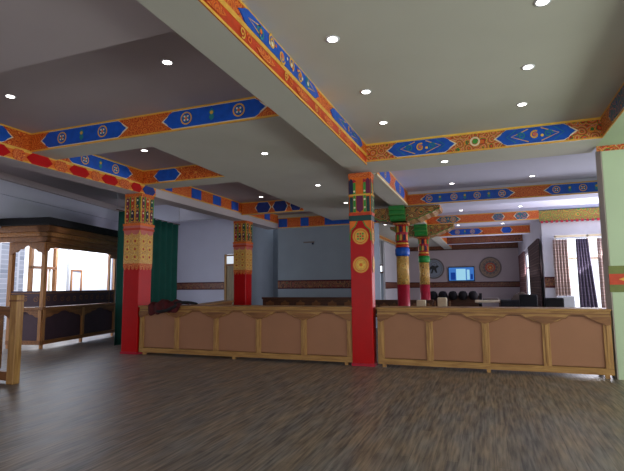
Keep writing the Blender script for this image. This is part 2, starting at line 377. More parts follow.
# ------------------------------------------------------------------ painted beams
def beam(label, box, faces, body=None, ledge=True):
    """faces: list of dict(P, z0, z1, s0, s1, base, panels) ; panels: (kind, s0, s1, motifs)"""
    (x0, y0, z0), (x1, y1, z1) = box
    t = thing('painted_beam', label, 'beam', ((x0+x1)/2, (y0+y1)/2, z0))
    MB().box(*box, body or M['ceil']).build('beam_body', t)
    for F in faces:
        P, a, b, s0, s1 = F['P'], F['z0'], F['z1'], F['s0'], F['s1']
        mb = MB(); mb.prism([(s0, a), (s1, a), (s1, b), (s0, b)], P, 0, .008, F.get('base', M['orange_orn']))
        h = b-a
        for z in (a, b-.025): mb.prism([(s0, z), (s1, z), (s1, z+.025), (s0, z+.025)], P, .008, .014, F.get('line', M['gold']))
        mb.build('painted_frieze', t)
        for kind, p0, p1, mots in F['panels']:
            pm = MB(); mid = (a+b)/2; tip = min(.16, (p1-p0)*.2); e = .035 if h > .25 else (.02 if b > 3.7 else .004)
            lo, hi = a+e, b-e
            poly = [(p0, mid), (p0+tip*.45, lo+.22*h), (p0+tip*.62, lo+.1*h), (p0+tip, lo), (p1-tip, lo), (p1-tip*.62, lo+.1*h), (p1-tip*.45, lo+.22*h), (p1, mid), (p1-tip*.45, hi-.22*h), (p1-tip*.62, hi-.1*h), (p1-tip, hi), (p0+tip, hi), (p0+tip*.62, hi-.1*h), (p0+tip*.45, hi-.22*h)]
            if kind in ('blue', 'dark', 'teal') and h > .2:
                bp = MB(); c0 = (p0+p1)/2; g = .022
                bp.prism([(p0-g*1.6, mid), (p0+tip, lo-g*.6), (p1-tip, lo-g*.6), (p1+g*1.6, mid), (p1-tip, hi+g*.6), (p0+tip, hi+g*.6)], P, .008, .013, M['cream']); bp.build('panel_border', t)
            col = dict(blue=M['blue'], dark=M['darkblue'], teal=M['teal_orn'], red=M['red'], orange=M['orange'], gold=M['orange_orn'], block=M['blue'])[kind]
            if h < .22 and b < 3.7: poly = [(p0, mid), (p0+tip, lo), (p1-tip, lo), (p1, mid), (p1-tip, hi), (p0+tip, hi)]
            if kind == 'block': poly = [(p0, lo), (p1, lo), (p1, hi), (p0, hi)]
            pm.prism(poly, P, .008, .02, col)
            po = pm.build('lozenge_panel', t)
            if not mots: continue
            mm = MB(); big = mots == 'scroll'
            r = (hi-lo)*.36
            if mots == 'scroll':
                c = (p0+p1)/2; w = (p1-p0)
                n = 6
                for i in range(n):
                    cc = p0+w*(.2+.6*i/(n-1))
                    ribbon(mm, P, spiral(cc, mid+(.02 if i % 2 else -.02), r*1.3, 1.5, i*1.7, 1 if i % 2 else -1), .022, .024, M['teal'] if i in (0, n-1) else M['gold'])
                    disc(mm, P, cc, mid, r*.45, .026, M['cream'] if i % 2 else M['orange'])
                for sg in (-1, 1):
                    cx = c+sg*w*.36
                    ribbon(mm, P, [(cx-sg*.12, hi-.03), (cx+sg*w*.06, mid), (cx-sg*.12, lo+.03)], .016, .024, M['gold'])
                for i in range(7):
                    disc(mm, P, c+(i-3)*w*.07, mid+(.35*r if i % 2 else -.35*r), r*.34, .028, [M['cream'], M['orange'], M['pink']][i % 3], 8)
            elif mots == 'lattice':
                c = (p0+p1)/2; w = (p1-p0)
                for sg in (-1, 1):
                    ribbon(mm, P, [(c+sg*w*.08, lo+.02), (c+sg*w*.30, mid), (c+sg*w*.08, hi-.02)], .014, .024, M['gold'])
                    ribbon(mm, P, [(c+sg*w*.24, lo+.02), (c+sg*w*.36, mid), (c+sg*w*.24, hi-.02)], .01, .024, M['teal'])
                    ribbon(mm, P, spiral(c+sg*w*.17, mid, r*.7, 1.4, 0, sg), .018, .025, M['teal'])
                ribbon(mm, P, spiral(c, mid, r*.75, 1.3, 1), .024, .026, M['gold'])
                disc(mm, P, c, mid+.01, r*.35, .028, M['pink']); disc(mm, P, c+.1, mid-.02, r*.25, .03, M['yellow'])
            else:
                for kk, ms in enumerate(mots):
                    if kk % 2 == 0:
                        annulus(mm, P, ms, mid, r*.82, r*1.05, .024, M['gold'])
                        for q in range(8): disc(mm, P, ms+r*.42*math.cos(q*PI/4), mid+r*.42*math.sin(q*PI/4), r*.17, .026, [M['teal'], M['cream']][q % 2], 8)
                        disc(mm, P, ms, mid, r*.22, .028, M['orange'], 10)
                    else:
                        mm.flat([(ms, mid-r), (ms+r*.5, mid-r*.5), (ms+r*.3, mid), (ms+r*.55, mid+r*.4), (ms, mid+r), (ms-r*.55, mid+r*.4), (ms-r*.3, mid), (ms-r*.5, mid-r*.5)], P, .024, M['teal'])
                        disc(mm, P, ms, mid+r*.3, r*.3, .027, M['gold'], 10)
            mm.build('motif', po)
    return t
# beam A : deep beam running away from the camera over the foreground column
PA = face((XA1, 0, 0), (0, 1, 0), (1, 0, 0))
def A_faces(y0, y1, panels, lower):
    return [dict(P=PA, z0=ZS, z1=3.62, s0=y0, s1=y1, base=M['redorange'], line=M['gold'], panels=[]),
            dict(P=PA, z0=3.62, z1=ZR, s0=y0, s1=y1, base=M['orange_orn'], panels=panels)]
a1 = beam('long painted ceiling beam from the foreground to the red column with medallions', ((XA0, -5, ZS), (XA1, 7.7, TH-.05)),
     A_faces(-5, 7.7, [('blue', -1.6, .3, 'scroll'), ('blue', .75, 2.75, 'scroll'), ('blue', 3.25, 5.25, 'scroll'), ('blue', 5.7, 7.4, 'lattice')], 1))
mb = MB()     # scroll ornaments on the red lower strip
for i in range(26):
    c = -4.5+i*.46
    if i % 2: ribbon(mb, PA, spiral(c, 3.535, .05, 1.3, i), .016, .02, M['gold']); ribbon(mb, PA, spiral(c+.12, 3.535, .05, 1.3, i+2, -1), .014, .02, M['orange'])
    else: mb.flat([(c-.2, 3.535), (c-.1, 3.49), (c+.1, 3.49), (c+.2, 3.535), (c+.1, 3.58), (c-.1, 3.58)], PA, .016, M['orange_orn'])
mb.build('strip_ornament', a1)
a2 = beam('painted ceiling beam continuing beyond the medallion column to the green capitals', ((XA0, 8.5, ZS), (XA1, 28.3, TH-.05)),
     [dict(P=PA, z0=ZS+.03, z1=ZR, s0=8.5, s1=28.3, base=M['orange_orn'], panels=[('blue', 8.6, 9.8, [9.2]), ('blue', 10.3, 11.6, [10.9]), ('blue', 13.2, 14.6, [13.9]), ('blue', 17.6, 19, [18.3])])])
MB().box((XA1-.02, 8.5, ZS-.004), (XA1+.016, 12.1, ZS+.03), M['cream']).build('cream_edge', a2)
# beam B : cross beam on the right
PB = face((0, 7.7, 0), (1, 0, 0), (0, -1, 0))
b1 = beam('nearest cross beam with two blue lozenges between the medallion column and green wall', ((XA0, 7.7, ZL), (XD, 8.5, TH-.05)),
     [dict(P=PB, z0=ZL, z1=ZR, s0=XA1, s1=XD, base=M['orange_grn'], panels=[('blue', -1.48, -.40, 'lattice'), ('blue', .22, 1.32, 'lattice')])])
mb = MB(); annulus(mb, PB, -.09, 3.655, .05, .075, .012, M['cream']); disc(mb, PB, -.09, 3.655, .04, .012, M['leaf']); mb.build('rosette', b1)
MB().box((XA1, 7.67, ZR-.03), (XD, 7.7, ZR), M['yellow']).build('top_moulding', b1)
# beam D
PD = face((XD, 0, 0), (0, 1, 0), (-1, 0, 0))
beam('painted beam at the right edge running over the pale green wall', ((XD, -5, ZL), (XD+.45, 8.16, TH-.05)),
     [dict(P=PD, z0=ZL, z1=ZR, s0=-5, s1=7.68, base=M['orange_grn'], panels=[('teal', 6.2, 7.2, None), ('blue', 3.5, 5.3, 'lattice'), ('blue', .8, 2.6, 'lattice')])], body=M['green_wall'])
# further cross beams on the right
PB2 = face((0, 12.15, 0), (1, 0, 0), (0, -1, 0))
beam('second cross beam on the right with a long blue panel of small emblems', ((XA1, 12.15, ZS), (6.4, 12.75, TH-.05)),
     [dict(P=PB2, z0=ZS, z1=3.74, s0=XA1, s1=6.4, base=M['orange_orn'], panels=[('blue', -1.5, .68, [-1.31, -1.04, -.7, -.44, -.15, .12, .42]), ('blue', 1.36, 3.4, [1.6, 1.88, 2.15, 2.42, 2.7])])], body=M['lilac'])
PB3 = face((0, 16.25, 0), (1, 0, 0), (0, -1, 0))
beam('third cross beam on the right with teal panels over the window wall', ((XA1, 16.25, ZS), (6.4, 16.7, TH-.05)),
     [dict(P=PB3, z0=ZS-.02, z1=3.72, s0=XA1, s1=1.6, base=M['orange_orn'], panels=[('teal', -1.53, -.78, [-1.3, -1.15, -1.0]), ('teal', .24, .58, None), ('teal', .9, 1.3, None)]),
      dict(P=PB3, z0=3.33, z1=3.72, s0=1.6, s1=6.4, base=M['green_red'], line=M['darkteal'], panels=[])], body=M['lilac'])
mb = MB()
for i in range(34): mb.box((1.64+i*.14, 16.2, 3.30), (1.71+i*.14, 16.25, 3.37), M['crimson'])
struct(mb.build('trim_11'))
PB4 = face((0, 20.4, 0), (1, 0, 0), (0, -1, 0))
beam('fourth cross beam on the right with pale blue panels in front of the television wall', ((XA1, 20.4, ZS-.02), (1.66, 20.9, TH-.05)),
     [dict(P=PB4, z0=ZS-.02, z1=3.74, s0=XA1, s1=1.66, base=M['orange_orn'], panels=[('blue', -1.45, -.13, [-1.1, -.8, -.5]), ('blue', .6, 1.0, None)])], body=M['lilac'])
PB5 = face((0, 24.6, 0), (1, 0, 0), (0, -1, 0))
beam('dark brown cross beam farthest back before the television wall', ((XA1, 24.6, ZS), (1.66, 25.1, TH-.05)),
     [dict(P=PB5, z0=ZS, z1=3.78, s0=XA1, s1=1.66, base=M['brown_orn'], line=M['maroon'], panels=[])], body=M['lilac'])
mb = MB(); mb.box((-4.6, 28.18, 3.42), (1.65, 28.3, 3.9), M['brown_orn']); mb.box((-4.6, 28.15, 3.4), (1.65, 28.3, 3.46), M['darkwood']); struct(mb.build('trim_12'))
# beam F : left line of columns
PF = face((XF1, 0, 0), (0, 1, 0), (1, 0, 0))
def Fpan(lst): return lst
f = beam('long left beam with a red lozenge strip over the carved gold column', ((XF0, -5, ZS), (XF1, 15.3, TH-.05)),
     [dict(P=PF, z0=ZM, z1=ZC, s0=3.25, s1=5.5, base=M['orange_orn'], panels=[('blue', 3.5, 5.13, [3.9, 4.3, 4.7])]),
      dict(P=PF, z0=ZM, z1=ZC, s0=5.97, s1=8.22, base=M['orange_orn'], panels=[('blue', 6.16, 7.83, [6.58, 6.96, 7.36])]),
      dict(P=PF, z0=ZM, z1=ZC, s0=8.72, s1=12.62, base=M['orange_orn'], panels=[('block', 8.95, 9.2, None), ('block', 10.0, 10.42, None), ('block', 11.0, 11.4, None), ('block', 12.0, 12.4, None)]),
      dict(P=PF, z0=ZM, z1=ZC, s0=13.05, s1=15.3, base=M['orange_orn'], panels=[('block', 14.2, 14.6, None)]),
      dict(P=PF, z0=ZS, z1=ZM, s0=-5, s1=8.62, base=M['orange'], panels=[('red', 3.3, 3.8, None), ('gold', 3.85, 4.5, None), ('red', 4.55, 5.13, None), ('gold', 5.15, 5.39, None), ('red', 5.41, 5.9, None), ('gold', 5.93, 6.22, None), ('red', 6.25, 6.71, None), ('gold', 6.74, 6.98, None), ('red', 7.01, 7.45, None), ('gold', 7.48, 7.8, None), ('red', 7.83, 8.15, None), ('dark', 8.18, 8.6, None)])], body=M['ceil_shaded'])
# cross faces on the left : E, G, G2, G3
def crossleft(label, Y, x0, x1, z0, z1, panels, y2=None):
    P = face((0, Y, 0), (1, 0, 0), (0, -1, 0))
    return beam(label, ((x0, Y, z0+.012), (x1, Y+.012, z1)), [dict(P=P, z0=z0, z1=z1, s0=x0, s1=x1, base=M['orange_orn'], panels=panels)])
crossleft('nearest left cross beam with two blue panels of round gold emblems', 5.5-.02, XF1+.02, XA0-.01, ZM, ZC, [('blue', -6.73, -5.01, [-6.29, -5.88, -5.46]), ('blue', -4.33, -2.68, [-3.93, -3.51, -3.08])])
crossleft('second left cross beam with one blue panel behind the carved gold column', 8.2, XF1+.02, -4.94, ZM, ZC, [('blue', -6.68, -6.03, None)])
crossleft('third left cross beam with paired dark blue panels above the rear red column', 12.6, XF1+.02, -4.94, ZM-.06, ZC, [('dark', -6.49, -6.0, None), ('dark', -5.92, -5.45, None), ('dark', -5.35, -5.0, None)])
crossleft('rear left cross beam over the plain blue grey wall', 15.28, XF1+.02, XA0-.01, ZS+.02, 3.84, [('block', -6.95, -6.62, None), ('block', -6.1, -5.8, None), ('block', -5.2, -3.4, None)])
# ------------------------------------------------------------------ square columns
def tassel_field(mb, P, w, z0, z1, cols, rows, d=.012):
    cw = w/cols; rh = (z1-z0)/rows
    pal = [M['crimson'], M['navy'], M['purple'], M['redorange'], M['darkteal']]
    for j in range(rows):
        for i in range(cols):
            c = -w/2+cw*(i+.5)+(0 if j % 2 == 0 else 0); a = z0+rh*j+rh*.06; b = z0+rh*(j+1)-rh*.06
            k = (i+2*j) % len(pal)
            mb.prism([(c-cw*.26, a+rh*.1), (c, a), (c+cw*.26, a+rh*.1), (c+cw*.26, b-rh*.12), (c, b), (c-cw*.26, b-rh*.12)], P, 0, d, pal[k])
            disc(mb, P, c, a+rh*.2, cw*.16, d+.003, M['gold'], 8); disc(mb, P, c, b-rh*.24, cw*.16, d+.003, M['cream'], 8)
        for i in range(cols+1):
            c = -w/2+cw*i; c = max(-w/2+.012, min(w/2-.012, c))
            mb.prism([(c-.011, z0+rh*j), (c+.011, z0+rh*j), (c+.011, z0+rh*(j+1)), (c-.011, z0+rh*(j+1))], P, 0, d*.8, M['leaf'] if i % 2 else M['gold'])
def col_faces(cx, cy, h):
    return [face((cx, cy-h, 0), (1, 0, 0), (0, -1, 0)), face((cx+h, cy, 0), (0, 1, 0), (1, 0, 0)),
            face((cx, cy+h, 0), (-1, 0, 0), (0, 1, 0)), face((cx-h, cy, 0), (0, -1, 0), (-1, 0, 0))]
def ogee_band(mb, P, w, z0, z1, n, m, d0, d1, up=True):
    # scalloped strip: flat on one side, n lobes on the other
    pts = [(-w/2, z1 if up else z0)]; amp = (z1-z0)
    low = []
    for i in range(n*8+1):
        t = i/(n*8); ph = (t*n) % 1
        zz = math.sin(PI*ph)**.6 if ph not in (0, 1) else 0
        low.append((-w/2+w*t, (z1-amp*(.35+.65*zz)) if up else (z0+amp*(.35+.65*zz))))
    poly = [(-w/2, z1 if up else z0)] + low + [(w/2, z1 if up else z0)]
    mb.prism(poly, P, d0, d1, m)
def column_medallion():
    cx, cy, h = -2.105, 8.275, .193; w = 2*h; hy = .115
    t = thing('painted_column', 'glossy red square column with two gold medallions between the two bar counters', 'column', (cx, cy, 0))
    MB().box((cx-h, cy-hy, 0), (cx+h, cy+hy, 3.45), M['red']).build('shaft', t, .012)
    F = [(lambda Q, sc: (lambda s, z, d=0: Q(s*sc, z, d)))(P, 1 if i % 2 == 0 else hy/h) for i, P in enumerate([face((cx, cy-hy, 0), (1, 0, 0), (0, -1, 0)), face((cx+h, cy, 0), (0, 1, 0), (1, 0, 0)), face((cx, cy+hy, 0), (-1, 0, 0), (0, 1, 0)), face((cx-h, cy, 0), (0, -1, 0), (-1, 0, 0))])]
    mb = MB()
    for P in F:
        mb.prism([(-h, 2.66), (h, 2.66), (h, 3.44), (-h, 3.44)], P, 0, .008, M['orange'])
        mb.prism([(-h, 3.36), (h, 3.36), (h, 3.44), (-h, 3.44)], P, .008, .02, M['orange_orn'])
        Q = (lambda P: lambda s, z, d=0: P(s, z, d+.008))(P)
        for c, m1, m2 in ((-.155, M['navy'], M['purple']), (0, M['redorange'], M['purple']), (.155, M['purple'], M['navy'])):
            Q2 = Q
            mb.prism([(c-.04, 3.04), (c+.04, 3.04), (c+.04, 3.3), (c, 3.34), (c-.04, 3.3)], Q, 0, .008, m1 if c else M['orange'])
            if c == 0: mb.prism([(c-.06, 2.76), (c, 2.71), (c+.06, 2.76), (c+.06, 3.02), (c-.06, 3.02)], Q, 0, .008, M['purple'])
            else: mb.prism([(c-.03, 2.72), (c+.03, 2.72), (c+.03, 3.0), (c-.03, 3.0)], Q, 0, .008, M['darkteal'])
        for c in (-.095, .095):
            mb.prism([(c-.022, 2.72), (c+.022, 2.72), (c+.022, 3.26), (c-.022, 3.26)], Q, 0, .012, M['leaf'])
            disc(mb, Q, c, 3.29, .045, .014, M['crimson'], 3)
            for z in (3.1, 2.95, 2.8): disc(mb, Q, c, z, .02, .015, M['cream'], 8)
        mb.prism([(-h, 3.02), (h, 3.02), (h, 3.05), (-h, 3.05)], Q, 0, .014, M['gold'])
        mb.prism([(-h, 2.66), (h, 2.66), (h, 2.71), (-h, 2.71)], Q, 0, .012, M['redorange'])
    mb.build('tassel_panel', t)
    mb = MB(); mb.box((cx-h-.015, cy-hy-.015, 2.56), (cx+h+.015, cy+hy+.015, 2.66), M['darkteal']); mb.build('collar', t, .008)
    mb = MB()
    for P in F:
        for sg in (-1, 1):
            mb.prism([(sg*h, 2.56), (sg*.05, 2.56), (sg*.1, 2.46), (sg*.17, 2.4), (sg*.19, 2.3), (sg*h, 2.2)], P, 0, .008, M['orange'])
            ribbon(mb, P, [(sg*.05, 2.56), (sg*.1, 2.46), (sg*.17, 2.4), (sg*.19, 2.3), (sg*h, 2.2)], .018, .011, M['leaf'])
    mb.build('corner_flame', t)
    for zc in (2.28, 1.77):
        mb = MB()
        for P in F[:2] + F[2:]:
            disc(mb, P, 0, zc, .15, .009, M['gold'], 32); annulus(mb, P, 0, zc, .105, .12, .012, M['orange'], 32)
            annulus(mb, P, 0, zc, .138, .15, .012, M['orange'], 32)
            if zc > 2:
                for i in (-1, 0, 1):
                    for j in (-1, 0, 1):
                        mb.flat([(i*.045-.016, zc+j*.045-.016), (i*.045+.016, zc+j*.045-.016), (i*.045+.016, zc+j*.045+.016), (i*.045-.016, zc+j*.045+.016)], P, .013, M['leaf'] if (i+j) % 2 == 0 else M['redorange'])
            else:
                for i in range(6): disc(mb, P, .05*math.cos(i*PI/3), zc+.05*math.sin(i*PI/3), .024, .013, M['yellow'], 10)
                disc(mb, P, 0, zc, .03, .014, M['orange'], 12)
        mb.build('medallion', t)
    MB().box((cx-h-.012, cy-hy-.012, 0), (cx+h+.012, cy+hy+.012, .05), M['crimson']).build('plinth', t, .005)
    return t
column_medallion()
def column_gold(cx, cy, h, label, dark=False):
    w = 2*h
    t = thing('painted_column', label, 'column', (cx, cy, 0))
    MB().box((cx-h, cy-h, 0), (cx+h, cy+h, 3.45), M['red']).build('shaft', t, .012)
    F = col_faces(cx, cy, h)
    mb = MB()
    for P in F:
        mb.prism([(-h, 2.78), (h, 2.78), (h, 3.45), (-h, 3.45)], P, 0, .006, M['orange_grn'])
        Q = (lambda P: lambda s, z, d=0: P(s, z, d+.006))(P)
        tassel_field(mb, Q, w, 2.82, 3.38, 3, 2)
        mb.prism([(-h, 3.38), (h, 3.38), (h, 3.45), (-h, 3.45)], Q, 0, .02, M['orange_orn'])
    mb.build('tassel_panel', t)
    mb = MB()
    for k, (z0, z1, e, m) in enumerate(((2.74, 2.79, .03, M['orange']), (2.69, 2.74, .018, M['pink']), (2.64, 2.69, .026, M['redorange']))):
        mb.box((cx-h-e, cy-h-e, z0), (cx+h+e, cy+h+e, z1), m)
    mb.build('moulding', t)
    mb = MB()
    for P in F:
        mb.prism([(-h, 1.92), (h, 1.92), (h, 2.64), (-h, 2.64)], P, 0, .014, M['gold_orn'])
        ogee_band(mb, P, w, 1.78, 1.93, 4, M['orange_orn'], 0, .012, True)
        ogee_band(mb, P, w, 2.54, 2.64, 2, M['pink'], .014, .022, True)
        for i in range(2):
            for j in range(3):
                c = -h+w*(i+.5)/2; z = 2.06+j*.17
                annulus(mb, P, c, z, .045, .06, .02, M['yellow'], 16); disc(mb, P, c, z, .025, .02, M['redorange'], 12)
    mb.build('gold_relief', t)
    MB().box((cx-h-.012, cy-h-.012, 0), (cx+h+.012, cy+h+.012, .05), M['crimson']).build('plinth', t, .005)
    return t
column_gold(-7.205, 8.355, .205, 'red square column with carved gold relief at the left end of the bar counter')
column_gold(-7.2, 13.1, .205, 'darker red and gold square column farther back beside the rear door')

# ------------------------------------------------------------------ round columns with bracket capitals
def round_column(cx, cy, r, label, ringm):
    t = thing('round_column', label, 'column', (cx, cy, 0))
    MB().lathe([(r, 0), (r, 1.42)], M['crimson'], (cx, cy, 0)).build('base_drum', t)
    MB().lathe([(r, 1.42), (r, 2.2)], M['gold_shaft'], (cx, cy, 0)).build('gold_shaft', t)
    MB().lathe([(r+.005, 2.18), (r+.03, 2.24), (r+.03, 2.36), (r+.005, 2.42)], ringm, (cx, cy, 0)).build('petal_ring', t)
    MB().lathe([(r, 2.42), (r+.02, 2.43), (r+.02, 2.47), (r, 2.5)], M['redorange'], (cx, cy, 0)).lathe([(r, 2.5), (r+.015, 2.52), (r, 2.55)], M['gold'], (cx, cy, 0)).build('neck_ring', t)
    mb = MB().lathe([(r, 2.55), (r, 3.05)], M['crimson'], (cx, cy, 0))
    for j in range(2):
        for i in range(12):
            a = i*PI/6; P = face((cx+r*math.cos(a), cy+r*math.sin(a), 0), (-math.sin(a), math.cos(a), 0), (math.cos(a), math.sin(a), 0))
            z = 2.6+j*.23; mb.prism([(-.03, z), (.03, z), (.03, z+.14), (0, z+.18), (-.03, z+.14)], P, 0, .012, [M['leaf'], M['gold'], M['navy'], M['orange']][(i+j) % 4])
    mb.build('tassel_shaft', t)
    MB().box((cx-r-.03, cy-r-.03, 3.03), (cx+r+.03, cy+r+.03, 3.1), M['orange_grn']).build('cap_block', t)
    P = face((cx, cy, 0), (1, 0, 0), (0, -1, 0))
    half = [(0, 3.08), (.3, 3.08), (.42, 3.12), (.5, 3.11), (.6, 3.17), (.7, 3.2), (.78, 3.25), (.88, 3.26), (.97, 3.32), (1.06, 3.34), (1.08, 3.45)]
    poly = half + [(-a, b) for a, b in reversed(half) if a > 0]
    mb = MB().prism(poly, P, -.3, .5, M['bracket_orn'])
    for sg in (-1, 1):
        ribbon(mb, P, [(sg*a, b+.012) for a, b in half[1:-1]], .02, .505, M['leaf'])
        for q in (.4, .62, .84): ribbon(mb, P, spiral(sg*q, 3.36-.02*0, .055, 1.4, q*3, sg), .014, .506, M['gold'])
    mb.build('bracket_arm', t)
    PY = face((cx, cy, 0), (0, -1, 0), (1, 0, 0))
    gh = [(-.8, 3.45), (-.8, 3.36), (-.74, 3.33), (-.74, 3.24), (-.66, 3.2), (-.64, 3.12), (-.5, 3.08), (.5, 3.08), (.64, 3.12), (.66, 3.2), (.74, 3.24), (.74, 3.33), (.8, 3.36), (.8, 3.45)]
    mb = MB().prism(gh, PY, -r-.03, r+.03, M['green'])
    for z in (3.34, 3.215): mb.box((cx-r-.032, cy-.82, z), (cx+r+.032, cy-.6, z+.022), M['leaf'])
    mb.build('green_bracket', t)
    return t
round_column(-2.14, 12.8, .165, 'nearer round column with blue petal ring and green bracket capital', M['blue'])
round_column(-2.07, 16.85, .175, 'farther round column with green petal ring and green bracket capital', M['green'])

# ------------------------------------------------------------------ bar counters
def counter(x0, x1, npan, label, feet):
    yf, yb, zt = 8.2, 8.72, 1.02
    t = thing('bar_counter', label, 'counter', ((x0+x1)/2, (yf+yb)/2, 0))
    P = face((0, yf, 0), (1, 0, 0), (0, -1, 0))
    MB().box((x0-.005, yf-.06, zt-.035), (x1+.005, yb, zt), M['pine']).build('countertop', t, .008)
    mb = MB().box((x0, yf+.05, .1), (x1, yf+.07, zt-.035), M['pine_dk']).box((x0, yf+.02, .06), (x0+.03, yb-.03, zt-.035), M['pine_v']).box((x1-.03, yf+.02, .1), (x1, yb-.03, zt-.035), M['pine_v']).box((x0, yb-.05, .1), (x1, yb-.03, zt-.035), M['pine_dk'])
    mb.build('carcass', t)
    w = (x1-x0)/npan
    # shaped top rail: arches between the pilasters, with stepped shoulders
    pts = [(x0, zt-.035)]; low = []
    prof = [(0, .78), (.07, .78), (.12, .806), (.2, .818), (.27, .858), (.32, .866), (.37, .906), (.41, .922), (.5, .924)]
    for i in range(npan):
        a = x0+i*w
        for u, z in prof: low.append((a+u*w, z))
        for u, z in reversed(prof[:-1]): low.append((a+(1-u)*w, z))
    MB().prism([(x0, zt-.035)]+low+[(x1, zt-.035)], P, -.03, .018, M['pine']).build('carved_rail', t)
    mb = MB()
    for i in range(npan):
        a = x0+i*w
        ribbon(mb, P, [(a+u*w, z+.006) for u, z in prof[1:]] + [(a+(1-u)*w, z+.006) for u, z in reversed(prof[1:-1])], .014, .021, M['pine_dk'])
    mb.prism([(x0, .935), (x1, .935), (x1, .95), (x0, .95)], P, .018, .03, M['pine_dk'])
    mb.build('rail_beading', t)
    for i in range(npan):
        a = x0+i*w
        MB().box((a+.04, yf+.01, .16), (a+w-.04, yf+.03, .9), M['ply']).build('front_panel', t)
    for i in range(npan+1):
        c = x0+i*w; hw = .055; c = min(max(c, x0+hw), x1-hw); mb = MB()
        mb.box((c-hw, yf-.012, .12), (c+hw, yf+.03, .86), M['pine_v'])
        mb.box((c-.018, yf-.024, .2), (c+.018, yf-.012, .8), M['pine_v'])
        mb.build('pilaster', t, .004)
        mb = MB(); s = 1
        pts = [(-.27, .885), (-.19, .862), (-.12, .825), (-.06, .80), (0, .77), (.06, .80), (.12, .825), (.19, .862), (.27, .885), (.15, .9), (-.15, .9)]
        pts = [(min(max(c+a, x0), x1), b) for a, b in pts]
        mb.prism(pts, P, .018, .036, M['pine_dk']); mb.build('scroll_bracket', t)
    MB().box((x0, yf-.018, .05), (x1, yf+.03, .145), M['pine']).build('bottom_rail', t, .004)
    for c in feet:
        MB().box((c-.03, yf, 0), (c+.03, yf+.06, .08), M['pine_v']).build('foot', t)
        MB().box((c-.03, yb-.1, 0), (c+.03, yb-.04, .08), M['pine_v']).build('foot', t)
counter(-6.97, -2.29, 5, 'five-panel pine bar counter between the two red square columns', (-6.85, -4.7, -2.42))
counter(-1.84, 1.69, 4, 'four-panel pine bar counter between the medallion column and green wall', (-1.74, -.05, 1.6))
# ------------------------------------------------------------------ kiosk (local coordinates, rotated)
k = thing('wooden_kiosk', 'carved wooden booth with black canopy and arched openings in the left wall', 'kiosk', tuple(K), TK, local=True)
LX, LY = -.9, 3.0
mb = MB(); mb.box((LX-.9, -.42, 2.86), (.42, LY+.12, 3.03), M['black']); mb.build('canopy', k, .02)
mb = MB()
for i, (e, z0, z1) in enumerate(((.30, 2.72, 2.86), (.22, 2.62, 2.72), (.14, 2.50, 2.62))):
    mb.box((.0+e, -e, z0), (0, LY+.05, z1), M['kwood'] if i != 1 else M['wood_carve']); mb.box((LX-.8, -e, z0), (.0+e, 0, z1), M['kwood'] if i != 1 else M['wood_carve'])
mb.build('cornice', k, .01)
def scallop(a, b, n, top, hi, lo):
    w = (b-a)/n; pts = [(a, top)]
    for i in range(n):
        o = a+i*w
        for u, v in ((0, 0), (.04, 0), (.1, .25), (.18, .3), (.26, .6), (.34, .62), (.42, .9), (.5, 1), (.58, .9), (.66, .62), (.74, .6), (.82, .3), (.9, .25), (.96, 0), (1, 0)):
            pts.append((o+u*w, lo+(hi-lo)*v))
    return pts+[(b, top)]
Pr = lambda s, z, d=0: Vector((d, s, z)); Pl = lambda s, z, d=0: Vector((s, -d, z))
MB().prism(scallop(LX, 0, 1, 2.52, 2.42, 2.2), Pl, -.02, .03, M['kwood']).build('arched_frieze', k)
MB().prism([(0, 2.52), (0, 2.28), (.08, 2.28), (.14, 2.36), (.3, 2.38), (LY-.45, 2.38), (LY-.36, 2.34), (LY-.3, 2.26), (LY, 2.26), (LY, 2.52)], Pr, -.02, .03, M['kwood']).build('arched_frieze', k)
for (x, y, w) in ((-.03, .03, .045), (LX, .03, .05), (-.03, LY-.05, .035), (-.03, LY-.32, .03)):
    MB().box((x-w, y-w, .95), (x+w, y+w, 2.55), M['kwood_v']).build('post', k)
mb = MB(); mb.box((-.1, 0, .97), (.0, LY, 1.34), M['kdark']); mb.box((LX, 0, .97), (0, .1, 1.34), M['kdark'])
for P, a, b in ((Pr, .05, LY-.05), (Pl, LX+.05, -.05)):
    n = int((b-a)/.24); w = (b-a)/n
    for i in range(n):
        c = a+w*(i+.5); pts = spiral(c, 1.15, .075, 1.3, i, 1 if i % 2 else -1)
        ribbon(mb, P, pts, .018, .008, M['kwood']); 
    ribbon(mb, P, [(a, 1.29), (b, 1.29)], .018, .008, M['kwood'])
mb.build('openwork_band', k)
mb = MB(); mb.box((-.25, -.05, .9), (.06, LY, .96), M['kwood']); mb.box((LX, -.06, .9), (.06, .25, .96), M['kwood']); mb.build('counter_ledge', k, .008)
MB().prism(scallop(0, LY, 2, .9, .86, .68), Pr, -.02, .02, M['kwood']).build('shaped_rail', k)
MB().prism(scallop(LX, 0, 1, .9, .86, .68), Pl, -.02, .02, M['kwood']).build('shaped_rail', k)
for P, a, b in ((Pr, 0, LY/2), (Pr, LY/2, LY), (Pl, LX, 0)):
    MB().prism([(a+.04, .14), (b-.04, .14), (b-.04, .88), (a+.04, .88)], P, -.06, -.03, M['kdark']).build('lower_panel', k)
for P, c in ((Pr, .04), (Pr, LY/2), (Pr, LY-.04), (Pl, LX+.04), (Pl, -.04)):
    MB().prism([(c-.04, .1), (c+.04, .1), (c+.04, .9), (c-.04, .9)], P, -.03, .03, M['kwood_v']).build('stile', k)
MB().prism([(0, .1), (LY, .1), (LY, .19), (0, .19)], Pr, -.02, .035, M['kwood']).prism([(LX, .1), (0, .1), (0, .19), (LX, .19)], Pl, -.02, .035, M['kwood']).build('bottom_rail', k)
for x, y in ((-.03, .05), (-.03, LY-.05), (-.03, LY/2), (LX, .05)): MB().box((x-.03, y-.03, 0), (x+.03, y+.03, .1), M['kwood_v']).build('foot', k)
